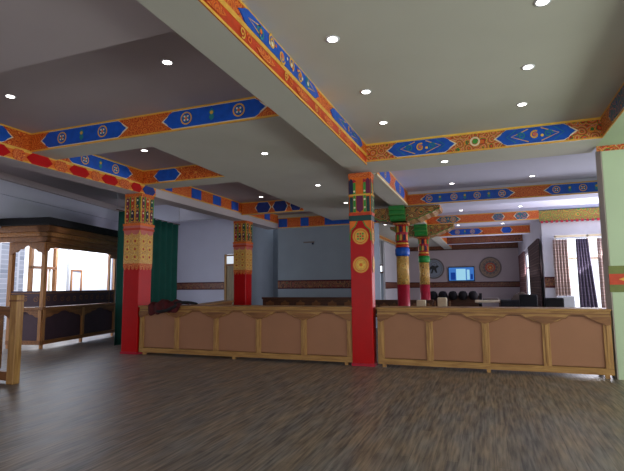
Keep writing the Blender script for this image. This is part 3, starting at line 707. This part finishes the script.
# vestibule behind the kiosk
mb = MB()
def kbox(mb, x0, x1, y0, y1, z0, z1, m): mb.prism([(y0, z0), (y1, z0), (y1, z1), (y0, z1)], PW, x0, x1, m)
kbox(mb, -5.2, -5.05, 0, 5.3, 0, 3.2, M['stone']); struct(mb.build('wall_outside'))
mb = MB(); kbox(mb, -2.6, -2.5, 4.3, 7.2, 0, 3.6, M['plastic_w']); kbox(mb, -2.62, -2.5, 3.62, 4.3, 2.75, 3.6, M['plastic_w']); kbox(mb, -2.62, -2.5, 2.55, 3.62, 2.75, 3.6, M['plastic_w']); struct(mb.build('wall_vestibule'))
d = MB()
for y in (2.58, 3.12, 3.62): kbox(d, -2.6, -2.5, y, y+.1, 0, 2.75, M['kwood_v'])
kbox(d, -2.6, -2.5, 2.58, 3.72, 2.0, 2.08, M['kwood']); kbox(d, -2.6, -2.5, 2.58, 3.72, 2.67, 2.75, M['kwood'])
d = struct(d.build('door_1'))
g = MB(); kbox(g, -2.58, -2.56, 3.72, 3.80, 0, 2.7, M['cream']); kbox(g, -2.58, -2.56, 3.3, 3.36, 0, 2, M['pink']); kbox(g, -2.58, -2.56, 3.42, 3.5, 0, 2, M['cream']); o = g.build('door_stile', d)
d = MB(); 
for y in (4.38, 4.9): kbox(d, -2.5, -2.46, y, y+.05, 0, 2.0, M['kwood_v'])
kbox(d, -2.5, -2.46, 4.38, 4.95, 1.98, 2.03, M['kwood']); struct(d.build('door_2'))

# ------------------------------------------------------------------ green curtain
def curtain(name, label, p0, p1, z0, z1, m, folds, amp, group=None, taper=None):
    p0 = Vector(p0); p1 = Vector(p1); d = (p1-p0); L = d.length; d.normalize(); nrm = Vector((-d.y, d.x, 0))
    n = folds*8; rows = 8; vs = []
    for j in range(rows+1):
        tz = j/rows; z = z0+(z1-z0)*tz
        for i in range(n+1):
            u = i/n; uu = u
            if taper: 
                k0 = taper(tz); uu = k0[0]+(k0[1]-k0[0])*u
            q = p0+d*(L*uu)+nrm*(amp*math.sin(u*folds*2*PI+.4*math.sin(tz*3)))
            vs.append((q.x, q.y, z))
    mb = MB(); mb.add(vs, [(j*(n+1)+i, j*(n+1)+i+1, (j+1)*(n+1)+i+1, (j+1)*(n+1)+i) for j in range(rows) for i in range(n)], m, True)
    o = mb.build(name); md = o.modifiers.new('solid', 'SOLIDIFY'); md.thickness = .006
    return tag(o, label, 'curtain', group)
curtain('curtain', 'dark green hanging cloth behind the carved gold column', (-8.46, 9.1, 0), (-8.82, 11.95, 0), .02, 3.3, M['curtain_green'], 9, .05)
mb = MB().tube((-8.46, 9.0, 3.315), (-8.83, 12.05, 3.315), .012, M['darkwood']); o = mb.build('curtain_rod'); tag(o, 'thin dark rod carrying the green cloth', 'rod')
for q in ((-8.46, 9.02), (-8.82, 12.0)): pass
for q in ((-8.46, 9.02), (-8.825, 12.0)): MB().tube((*q, 3.3), (*q, 4.1), .006, M['sill']).build('hanger_wire', o)
# window curtains
tp = lambda a0, b0, a1, b1: (lambda t: (a0+(a1-a0)*t, b0+(b1-b0)*t))
curtain('curtain', 'beige plaid curtain left of the bright rear window', (1.93, 16.16, 0), (2.33, 16.16, 0), .45, 2.76, M['cur_beige'], 5, .035, taper=tp(0, 1.06, 0, 1))
curtain('curtain', 'plum grey curtain hanging between the two bright window strips', (2.56, 16.16, 0), (2.9, 16.16, 0), .45, 2.76, M['cur_plum'], 5, .035, taper=tp(0, 1.45, 0, .96))
curtain('curtain', 'pale beige curtain beside the green wall edge', (3.12, 16.16, 0), (3.8, 16.16, 0), .45, 2.76, M['cur_beige'], 6, .035)
curtain('curtain', 'dark brown check curtain nearest on the side windows', (1.57, 16.47, 0), (1.57, 20.4, 0), .4, 2.85, M['cur_brown'], 14, .04)
curtain('curtain', 'rose brown curtain at the television end of the side windows', (1.57, 22.7, 0), (1.57, 26.6, 0), .4, 2.85, M['cur_rose'], 12, .04)
for a, b, lab, nm in (((1.9, 16.16, 2.79), (3.95, 16.16, 2.79), 'curtain rail above the rear window', 0), ((1.57, 16.5, 2.88), (1.57, 26.7, 2.88), 'curtain rail above the side windows', 1)):
    r_ = MB().tube(a, b, .01, M['plastic_w']).build('curtain_rail'); tag(r_, lab, 'rail')
    for q in (0.05, .5, .95):
        p = Vector(a).lerp(Vector(b), q); mb = MB()
        mb.tube(p, p + (Vector((0, .14, 0)) if nm == 0 else Vector((.08, 0, 0))), .008, M['darkwood'])
        mb.build('wall_bracket', r_)
# ------------------------------------------------------------------ rear left door
d = struct(MB().box((-9.2, 15.32, 0), (-9.13, 15.42, 2.6), M['pine_v']).box((-8.69, 15.32, 0), (-8.62, 15.42, 2.6), M['pine_v']).box((-9.13, 15.32, 2.17), (-8.69, 15.42, 2.25), M['pine_dk']).box((-9.13, 15.32, 2.54), (-8.69, 15.42, 2.6), M['pine_dk']).build('door_3'))
MB().box((-9.13, 15.36, .02), (-8.69, 15.40, 2.17), wood('olive_door', rgb(120, 104, 78), rgb(146, 126, 92), 2)).build('door_leaf', d)
MB().box((-9.13, 15.37, 2.25), (-8.69, 15.38, 2.54), emit('frosted_daylight', (.85, .92, 1, 1), 1.0)).build('transom_pane', d)
# corridor door (window strip)
d = struct(MB().box((-5.02, 22.36, 0), (-4.98, 22.44, 2.4), M['darkwood']).box((-4.98, 22.36, 1.98), (-4.7, 22.44, 2.06), M['darkwood']).box((-4.98, 22.36, 2.34), (-4.7, 22.44, 2.4), M['darkwood']).build('door_4'))
MB().box((-4.98, 22.4, .7), (-4.82, 22.41, 2.34), emit('corridor_daylight', (.8, .88, 1, 1), .75)).build('glass_pane', d)
MB().box((-4.82, 22.38, 0), (-4.7, 22.42, 1.98), M['bluegrey']).box((-4.98, 22.38, 0), (-4.82, 22.42, .7), M['bluegrey']).build('door_leaf', d)
# painted mini beam over the corridor
PX = face((-4.45, 0, 0), (0, 1, 0), (1, 0, 0))
beam('small painted beam over the white corridor wall behind the round columns', ((-4.62, 17.2, 3.5), (-4.45, 28.2, TH-.05)),
     [dict(P=PX, z0=3.5, z1=ZM, s0=17.2, s1=28.2, base=M['orange_grn'], panels=[])])

# ------------------------------------------------------------------ television and wall discs
t = thing('television', 'wall-mounted television showing a pale blue picture', 'television', (-1.4, 28.2, 1.6))
MB().box((-2.12, 28.16, 1.58), (-.68, 28.22, 2.42), M['black']).build('bezel', t, .01)
mb = MB().box((-2.08, 28.15, 1.64), (-.72, 28.16, 2.38), M['screen_b']); mb.build('screen', t)
s_ = [o for o in t.children if o.name.startswith('screen')][0]
mb = MB().box((-1.68, 28.143, 1.66), (-1.16, 28.149, 2.3), M['screen_w']).box((-1.98, 28.143, 1.68), (-1.72, 28.149, 2.1), M['screen_d']).box((-1.1, 28.143, 1.68), (-.95, 28.149, 2.25), M['screen_w']).box((-.9, 28.143, 1.7), (-.78, 28.149, 2.0), M['screen_d'])
mb.build('screen_picture', s_)
MB().box((-1.6, 28.22, 1.9), (-1.2, 28.3, 2.1), M['black']).build('wall_mount', t)
P = face((0, 28.3, 0), (1, 0, 0), (0, -1, 0))
grey = plain('grey_relief', rgb(120, 112, 110), .7, .15, 8); tan = plain('tan_relief', rgb(170, 146, 124), .7, .12, 8)
for cx, lab, kind in ((-2.93, 'round grey wall medallion with a dark motif left of the television', 0), (.16, 'round tan mandala wall disc right of the television', 1)):
    t = thing('wall_medallion', lab, 'wall decoration', (cx, 28.25, 1.75)); zc = 2.35
    mb = MB(); disc(mb, P, cx, zc, .58, .05, tan if kind else M['bluegrey'], 40)
    mb.add([P(cx+.58*math.cos(2*PI*i/40), zc+.58*math.sin(2*PI*i/40), dd) for dd in (0, .05) for i in range(40)], [(i, (i+1) % 40, 40+(i+1) % 40, 40+i) for i in range(40)], grey); mb.build('backing', t)
    mb = MB(); annulus(mb, P, cx, zc, .52, .6, .06, grey, 40); annulus(mb, P, cx, zc, .44, .46, .055, grey, 40); mb.build('rim', t)
    mb = MB()
    if kind:
        for i in range(12): disc(mb, P, cx+.33*math.cos(i*PI/6), zc+.33*math.sin(i*PI/6), .08, .06, grey, 10)
        annulus(mb, P, cx, zc, .2, .26, .065, M['redorange'], 24); disc(mb, P, cx, zc, .15, .065, M['gold'], 16)
        for i in range(6): disc(mb, P, cx+.1*math.cos(i*PI/3), zc+.1*math.sin(i*PI/3), .05, .07, M['redorange'], 8)
    else:
        mb.flat([(cx-.3, zc-.1), (cx-.1, zc-.02), (cx-.18, zc-.28), (cx-.08, zc-.28), (cx, zc-.05), (cx+.12, zc-.26), (cx+.2, zc-.25), (cx+.14, zc), (cx+.3, zc+.12), (cx+.2, zc+.2), (cx+.08, zc+.12), (cx-.05, zc+.2), (cx-.2, zc+.1)], P, .06, plain('dark_figure', rgb(60, 64, 66), .7))
        ribbon(mb, P, spiral(cx, zc+.2, .2, 1.2, 0), .03, .058, grey)
    mb.build('relief', t)

# ------------------------------------------------------------------ downlights
LABS = [
 ((-1.32, 4.18, ZR), 'recessed downlight nearest the long beam in the pale right ceiling'),
 ((-1.32, 5.53, ZR), 'middle downlight of the row beside the long painted beam'),
 ((-1.35, 6.72, ZR), 'downlight beside the long beam, closest to the medallion column'),
 ((.55, 4.25, ZR), 'downlight at the top edge of the photo in the right ceiling'),
 ((.53, 5.54, ZR), 'brightest downlight of the right ceiling, middle of its row'),
 ((.54, 6.71, ZR), 'downlight just before the nearest right cross beam'),
 ((-3.32, 4.23, ZC), 'downlight in the dark left coffer near the long beam'),
 ((-5.87, 4.26, ZC), 'downlight in the dark left coffer near the left frame edge'),
 ((-5.93, 6.96, ZC), 'downlight in the small coffer before the carved gold column'),
 ((-3.44, 6.99, ZM), 'nearest downlight in the grey dropped ceiling left of the long beam'),
 ((-5.98, 11.92, ZC), 'downlight in the coffer above the rear red column'),
 ((-9.12, 12.42, ZA), 'downlight over the green cloth in the left aisle'),
 ((-8.8, 17.2, 3.995), 'downlight over the rear door behind the back red column'),
 ((-3.46, 9.71, ZM), 'second downlight in the grey dropped ceiling left of the medallion column'),
 ((-3.51, 12.09, ZM), 'downlight seen just left of the medallion column top'),
 ((-.60, 8.15, ZL), 'downlight in the underside of the nearest right cross beam'),
 ((-.70, 11.51, ZR), 'left downlight just before the second right cross beam'),
 ((1.04, 11.4, ZR), 'right downlight just before the second right cross beam'),
 ((-.71, 15.87, ZR), 'left downlight before the third right cross beam'),
 ((1.05, 15.79, ZR), 'downlight before the third right cross beam near the window wall'),
 ((2.81, 15.89, ZR), 'downlight directly above the curtained rear window'),
 ((-1.03, 19.86, ZR), 'left downlight before the fourth right cross beam'),
 ((.66, 20.12-.1, ZR), 'right downlight before the fourth right cross beam'),
 ((-1.1, 24.2, ZR), 'left downlight above the television'),
 ((.24, 24.2, ZR), 'right downlight between television and tan disc'),
 ((-3.45, 17.08, ZM), 'downlight seen just right of the medallion column under the dark bracket'),
]
ring = MB().lathe([(.048, -.004), (.066, -.008), (.07, 0), (.05, .0)], M['plastic_w'], n=24, cap=False)
lens = MB().lathe([(.05, -.006), (.02, -.008)], M['lens'], n=20, cap=True)
proto = None
for (x, y, z), lab in LABS:
    if proto is None:
        t = thing('ceiling_downlight', lab, 'light', (0, 0, 0), local=True)
        ring.build('trim_ring', t); lens.build('glowing_lens', t); proto = t
    else:
        t = proto.copy(); C.objects.link(t); t['label'] = lab
        for ch in list(proto.children):
            c = ch.copy(); C.objects.link(c); c.parent = t
    t.location = (x, y, z)
    t['group'] = 'recessed ceiling downlights'
# smoke/ceiling vents
o = MB().lathe([(.05, 0), (.055, -.02), (.03, -.035)], grey, (1.05, 8.95, ZR), 16).build('smoke_detector'); tag(o, 'small grey ceiling detector beyond the nearest right cross beam', 'detector')
P = face((0, 15.3, 0), (1, 0, 0), (0, -1, 0))
mb = MB().prism([(-6.0, 2.9), (-5.6, 2.9), (-5.6, 2.95), (-6.0, 2.95)], P, 0, .03, grey).prism([(-5.68, 2.84), (-5.62, 2.84), (-5.62, 2.9), (-5.68, 2.9)], P, 0, .05, M['navy'])
tag(mb.build('wall_bracket'), 'small grey fitting high on the plain blue grey wall', 'fitting')

# ------------------------------------------------------------------ stair railing, front left
t = thing('stair_railing', 'pine newel post with handrail at the left edge of the room', 'railing', (-6.58, 5.15, 0))
mb = MB(); mb.box((-6.73, 5.08, 0), (-6.59, 5.2, 1.31), M['pine_v']); mb.build('newel_post', t, .012)
MB().box((-6.742, 5.068, 1.21), (-6.578, 5.212, 1.235), M['pine_dk']).build('newel_groove', t, .004)
P = face((0, 5.16, 0), (1, 0, 0), (0, -1, 0))
MB().prism([(-6.72, 1.06), (-6.72, .92), (-6.76, .93), (-6.86, .99), (-6.98, 1.03), (-8.2, 1.1), (-8.2, 1.2), (-6.9, 1.13), (-6.78, 1.1)], P, -.04, .04, M['pine_dk']).build('handrail', t)
for x in (-7.02, -7.45, -7.88): MB().prism([(x-.03, .2), (x+.03, .2), (x+.03, 1.06), (x-.03, 1.06)], P, -.03, .03, M['pine_dk']).build('baluster', t)
MB().prism([(-8.2, .04), (-6.72, .04), (-6.72, .17), (-8.2, .17)], P, -.04, .04, M['pine_dk']).build('bottom_rail', t, .005)
MB().prism([(-8.2, 0), (-8.1, 0), (-8.1, 1.3), (-8.2, 1.3)], P, -.05, .05, M['pine_v']).build('end_post', t)

# ------------------------------------------------------------------ jacket on the counter
def blob(name, label, cat, cx, cy, pts, m, parent=None):
    pass
nu, nv = 26, 12
def jz(x): return 1.03
vs = []
for i in range(nu+1):
    u = i/nu; x = -6.67+u*.78
    for j in range(nv+1):
        v = j/nv
        hang = .16+.05*math.sin(u*9)+.03*math.sin(u*23)
        hang *= (1 if u < .75 else max(.3, 1-(u-.75)*3))
        back = .30
        L = hang+back; s_ = v*L
        bump = .05*math.sin(PI*min(1, max(0, (s_-hang)/back)))*(1+.6*math.sin(u*14+v*5)) if s_ > hang else 0
        if s_ < hang: y = 8.12-.018*math.sin(u*26+v*3)-.01; z = 1.035-(hang-s_)
        else: y = 8.12+(s_-hang); z = 1.035+bump+.012*math.sin(u*30)
        z += .03*max(0, math.sin(PI*u))*(1 if s_ >= hang else .2)
        vs.append((x, y, z))
mb = MB(); mb.add(vs, [(i*(nv+1)+j, i*(nv+1)+j+1, (i+1)*(nv+1)+j+1, (i+1)*(nv+1)+j) for i in range(nu) for j in range(nv)], M['maroon'], True)
j = thing('draped_jacket', 'dark maroon jacket with black sleeve thrown over the left bar counter', 'clothing', (-6.2, 8.25, 1.02))
o = mb.build('jacket_body', j); md = o.modifiers.new('s', 'SOLIDIFY'); md.thickness = .015; md.offset = 1
me = bpy.data.meshes.new('sleeve'); bm = bmesh.new()
pts = [(-6.1, 8.18, 1.06), (-5.96, 8.2, 1.08), (-5.82, 8.24, 1.09), (-5.7, 8.26, 1.075), (-5.58, 8.27, 1.06)]
vv = [bm.verts.new(p) for p in pts]; [bm.edges.new((vv[i], vv[i+1])) for i in range(len(vv)-1)]
bm.to_mesh(me); bm.free(); me.materials.append(M['black'])
so = bpy.data.objects.new('sleeve', me); C.objects.link(so); so.parent = j; so.matrix_parent_inverse = parent_inv(j)
so.modifiers.new('sk', 'SKIN'); 
for v_, r in zip(me.skin_vertices[0].data, (.08, .07, .05, .055, .03)): v_.radius = (r, r*.6)
so.modifiers.new('sub', 'SUBSURF').levels = 2
me = bpy.data.meshes.new('collar'); bm = bmesh.new()
pts = [(-6.5, 8.12, .92), (-6.38, 8.08, .90), (-6.2, 8.08, .93), (-6.05, 8.1, .99), (-5.98, 8.16, 1.05)]
vv = [bm.verts.new(p) for p in pts]; [bm.edges.new((vv[i], vv[i+1])) for i in range(len(vv)-1)]
bm.to_mesh(me); bm.free(); me.materials.append(M['black'])
so = bpy.data.objects.new('hem', me); C.objects.link(so); so.parent = j; so.matrix_parent_inverse = parent_inv(j)
so.modifiers.new('sk', 'SKIN')
for v_, r in zip(me.skin_vertices[0].data, (.03, .035, .035, .04, .05)): v_.radius = (r, r)
so.modifiers.new('sub', 'SUBSURF').levels = 2

# ------------------------------------------------------------------ furniture beyond the counters
def bench(label, cx, y, w, top, mat, cut=True, light=False, seat=True):
    t = thing('wooden_bench', label, 'bench', (cx, y, 0))
    P = face((cx, y, 0), (1, 0, 0), (0, -1, 0))
    MB().prism([(-w/2, .5), (w/2, .5), (w/2, top-.05), (-w/2, top-.05)], P, -.03, .0, mat).build('backrest', t)
    MB().prism([(-w/2-.03, top-.06), (w/2+.03, top-.06), (w/2+.03, top), (-w/2-.03, top)], P, -.05, .03, mat).build('top_rail', t, .008)
    MB().prism([(-w/2, .4), (w/2, .4), (w/2, .46), (-w/2, .46)], P, -.5, 0, mat).build('seat', t, .008)
    for sx in (-w/2+.04, w/2-.04):
        for d in (-.02, -.46): MB().prism([(sx-.035, 0), (sx+.035, 0), (sx+.035, .42), (sx-.035, .42)], P, d-.03, d+.03, mat).build('leg', t)
    if cut:
        for q in range(6):
            c = -w/2+w*(q+.5)/6; mb = MB()
            mb.flat([(c-.14, top-.16), (c-.07, top-.15), (c, top-.08), (c+.07, top-.15), (c+.14, top-.16), (c+.14, top-.3), (c-.14, top-.3)], P, .006, M['pine_dk']); mb.build('carved_motif', t)
    return t
bench('long dark carved wooden bench below the plain blue grey wall', -5.2, 13.6, 3.1, 1.06, M['darkwood'])
bench('low dark wooden bench left of the round columns', -2.6, 14.8, 2.0, .95, M['darkwood'])
# return counter running back from the bar
t = thing('side_counter', 'plain light wood counter running back from the left bar counter', 'counter', (-7.0, 11.4, 0))
mb = MB(); tp4 = [(-6.4, 9.1), (-6.05, 9.1), (-7.1, 12.4), (-7.45, 12.4)]
mb.add([(x, y, z) for z in (.96, 1.0) for x, y in tp4], [(0,1,2,3),(4,5,6,7),(0,1,5,4),(1,2,6,5),(2,3,7,6),(3,0,4,7)], M['pine']); 
for vtx in range(1): pass
mb.build('countertop', t)
mb = MB(); tp5 = [(-6.34, 9.15), (-6.1, 9.15), (-7.12, 12.3), (-7.38, 12.3)]
mb.add([(x, y, z) for z in (.0, .96) for x, y in tp5], [(0,1,2,3),(4,5,6,7),(0,1,5,4),(1,2,6,5),(2,3,7,6),(3,0,4,7)], M['pine_dk']); mb.build('front_board', t)
# dark sofa with cushions
t = thing('sofa', 'dark wooden sofa with black cushions below the television', 'sofa', (-1.25, 18.6, 0))
P = face((-1.25, 18.6, 0), (1, 0, 0), (0, -1, 0))
MB().prism([(-.95, .25), (.95, .25), (.95, 1.0), (-.95, 1.0)], P, -.08, 0, M['darkwood']).build('backrest', t, .01)
MB().prism([(-.95, .3), (.95, .3), (.95, .45), (-.95, .45)], P, 0, .7, M['darkwood']).build('seat', t, .01)
for sx in (-.97, .97): MB().prism([(sx-.05, 0), (sx+.05, 0), (sx+.05, 1.08), (sx-.05, 1.08)], P, -.08, .06, M['black']).prism([(sx-.05, .65), (sx+.05, .65), (sx+.05, .72), (sx-.05, .72)], P, .06, .7, M['black']).prism([(sx-.05, 0), (sx+.05, 0), (sx+.05, .66), (sx-.05, .66)], P, .62, .7, M['black']).build('arm', t, .01)
for q in range(5):
    c = -1.25-.72+q*.36
    mb = MB(); vs = []; fs = []
    mb.lathe([(.02, -.17), (.12, -.14), (.165, -.05), (.165, .06), (.11, .15), (.02, .17)], M['black'], (c, 18.42, 1.0), 12)
    mb.build('back_cushion', t)
def chair(label, x, y, rz, mat, cloth, top=1.05, bw=.24):
    t = thing('dining_chair', label, 'chair', (x, y, 0), rz, local=True)
    for sx in (-.2, .2):
        MB().box((sx-.02, -.22, 0), (sx+.02, -.18, .45), mat).build('leg', t)
        MB().box((sx-.02, .18, 0), (sx+.02, .22, top-.1), mat).build('leg', t)
    MB().box((-.23, -.24, .43), (.23, .23, .49), mat).build('seat', t, .01)
    MB().box((-bw, .15, .6), (bw, .25, top), cloth).build('backrest', t, .03)
    return t
chair('cream backed chair standing behind the farther round column', -1.80, 13.9, PI, M['pine_dk'], M['cream'], .98, .13)
chair('cream backed chair left of the dark sofa', -1.22, 13.9, PI, M['pine_dk'], M['cream'], 1.05, .13)
chair('dark chair with white cloth under the bright rear window', 2.06, 15.45, PI, M['black'], M['plastic_w'], 1.06)
chair('black chair standing in front of the beige plaid curtain', 1.68, 14.7, PI, M['black'], M['black'], 1.02)
chair('black chair beside the brown check curtain', 1.08, 15.3, PI, M['black'], M['black'], 1.1)
# white table
t = thing('side_table', 'low table with white cloth top right of the dark sofa', 'table', (-.02, 17.6, 0))
MB().box((-.45, 17.3, .78), (.4, 17.9, .86), M['cream']).build('table_top', t, .02)
for sx in (-.4, .33):
    for sy in (17.34, 17.82): MB().box((sx, sy, 0), (sx+.05, sy+.05, .78), M['darkwood']).build('leg', t)
MB().box((-.2, 17.5, .86), (.32, 17.7, .94), grey).build('folded_cloth', t, .02)
# covered heap on a low seat near the curtains
t = thing('armchair', 'dark armchair draped with a brown cover beside the side curtains', 'armchair', (.95, 16.6, 0))
vs = []; n = 14; rows = [(0, .62, .02), (.35, .62, .45), (.55, .55, .75), (.75, .4, 1.05), (.62, .2, 1.2), (.3, .06, 1.24)]
mb = MB()
mb.lathe([(.45, .02), (.47, .3), (.44, .6), (.36, .85), (.24, 1.02), (.1, 1.12), (.02, 1.15)], plain('brown_cover', rgb(86, 74, 66), .9, .2, 6), (1.0, 16.9, 0), 18); mb.build('draped_cover', t)
MB().box((.35, 16.45, .35), (.95, 17.2, .9), M['black']).build('seat_cushion', t, .05)

# ------------------------------------------------------------------ lights
def area(name, loc, direction, sx, sy, power, col):
    L = bpy.data.lights.new(name, 'AREA'); L.shape = 'RECTANGLE'; L.size = sx; L.size_y = sy; L.energy = power; L.color = col
    o = bpy.data.objects.new(name, L); C.objects.link(o); o.location = loc
    o.rotation_euler = Vector(direction).to_track_quat('-Z', 'Y').to_euler(); return o
area('right_window_light', (6.3, 3.5, 1.2), (-1, .1, .75), 7, 1.6, 300, (.93, 1, .86))
area('vestibule_fill', KL(-1.7, 5.0, 3.0), (-math.cos(TK)*.8, -math.sin(TK)*.8+.1, -.5), 3, .8, 130, (.9, .94, 1))  # extra lamp added to brighten the grey vestibule wall
area('rear_window_light', (1.8, -4.8, 1.4), (-.05, 1, .45), 6, 1.6, 90, (1, .98, .88))
area('rear_left_fill', (-4.8, -4.8, 1.4), (0, 1, .6), 3, 1.6, 75, (1, .92, .9))  # added fill lamp, aimed up to lift the left ceiling
area('kiosk_daylight', KL(-1.4, 1.6, 1.9), (math.cos(TK), math.sin(TK), .1), 3.2, 1.4, 95, (.82, .88, 1))
area('rear_room_daylight', (4.6, 15.9, 1.7), (-1, -.9, .6), 2.2, 2, 240, (.93, .9, 1))
area('window_daylight', (3.2, 15.9, 1.7), (-.4, -1, .5), 1.6, 1.6, 160, (.93, .9, 1))
area('side_window_light', (1.45, 21, 1.5), (-1, 0, .4), 8, 1.6, 220, (.95, .9, 1))
area('upper_hall_fill', (5.8, 13.5, 1.4), (-1, -.3, .8), 4, 1.6, 80, (.93, .92, 1))  # added fill for the far right ceilings, no window behind it
w = bpy.data.worlds.new('World'); scene.world = w; w.use_nodes = True
bg = w.node_tree.nodes['Background']; bg.inputs[0].default_value = (.88, .93, 1, 1); bg.inputs[1].default_value = 2.4

# ------------------------------------------------------------------ camera
yaw, pit, rol, FPX = -0.356001329, 0.107287682, -0.00905328801, 469.402957
f = Vector((math.sin(yaw)*math.cos(pit), math.cos(yaw)*math.cos(pit), math.sin(pit)))
r = f.cross(Vector((0, 0, 1))).normalized(); u = r.cross(f)
r2 = r*math.cos(rol)+u*math.sin(rol); u2 = -r*math.sin(rol)+u*math.cos(rol)
cam = bpy.data.cameras.new('camera'); co = bpy.data.objects.new('camera', cam); C.objects.link(co)
mw = Matrix((( r2.x, u2.x, -f.x, 0), (r2.y, u2.y, -f.y, 0), (r2.z, u2.z, -f.z, 1.4), (0, 0, 0, 1)))
co.matrix_world = mw
cam.sensor_width = 36; cam.lens = FPX/624*36; cam.clip_end = 200; cam.clip_start = .05
scene.camera = co
for o in LOCALS:
    if '_local' in o: del o['_local']
for o in bpy.data.objects:
    if '_local' in o: del o['_local']
scene.view_settings.view_transform = 'Standard'; scene.view_settings.look = 'None'
scene.view_settings.exposure = -0.28; scene.view_settings.gamma = 1
scene.cycles.max_bounces = 8; scene.cycles.diffuse_bounces = 5; scene.cycles.use_denoising = True
scene.cycles.sample_clamp_indirect = 3
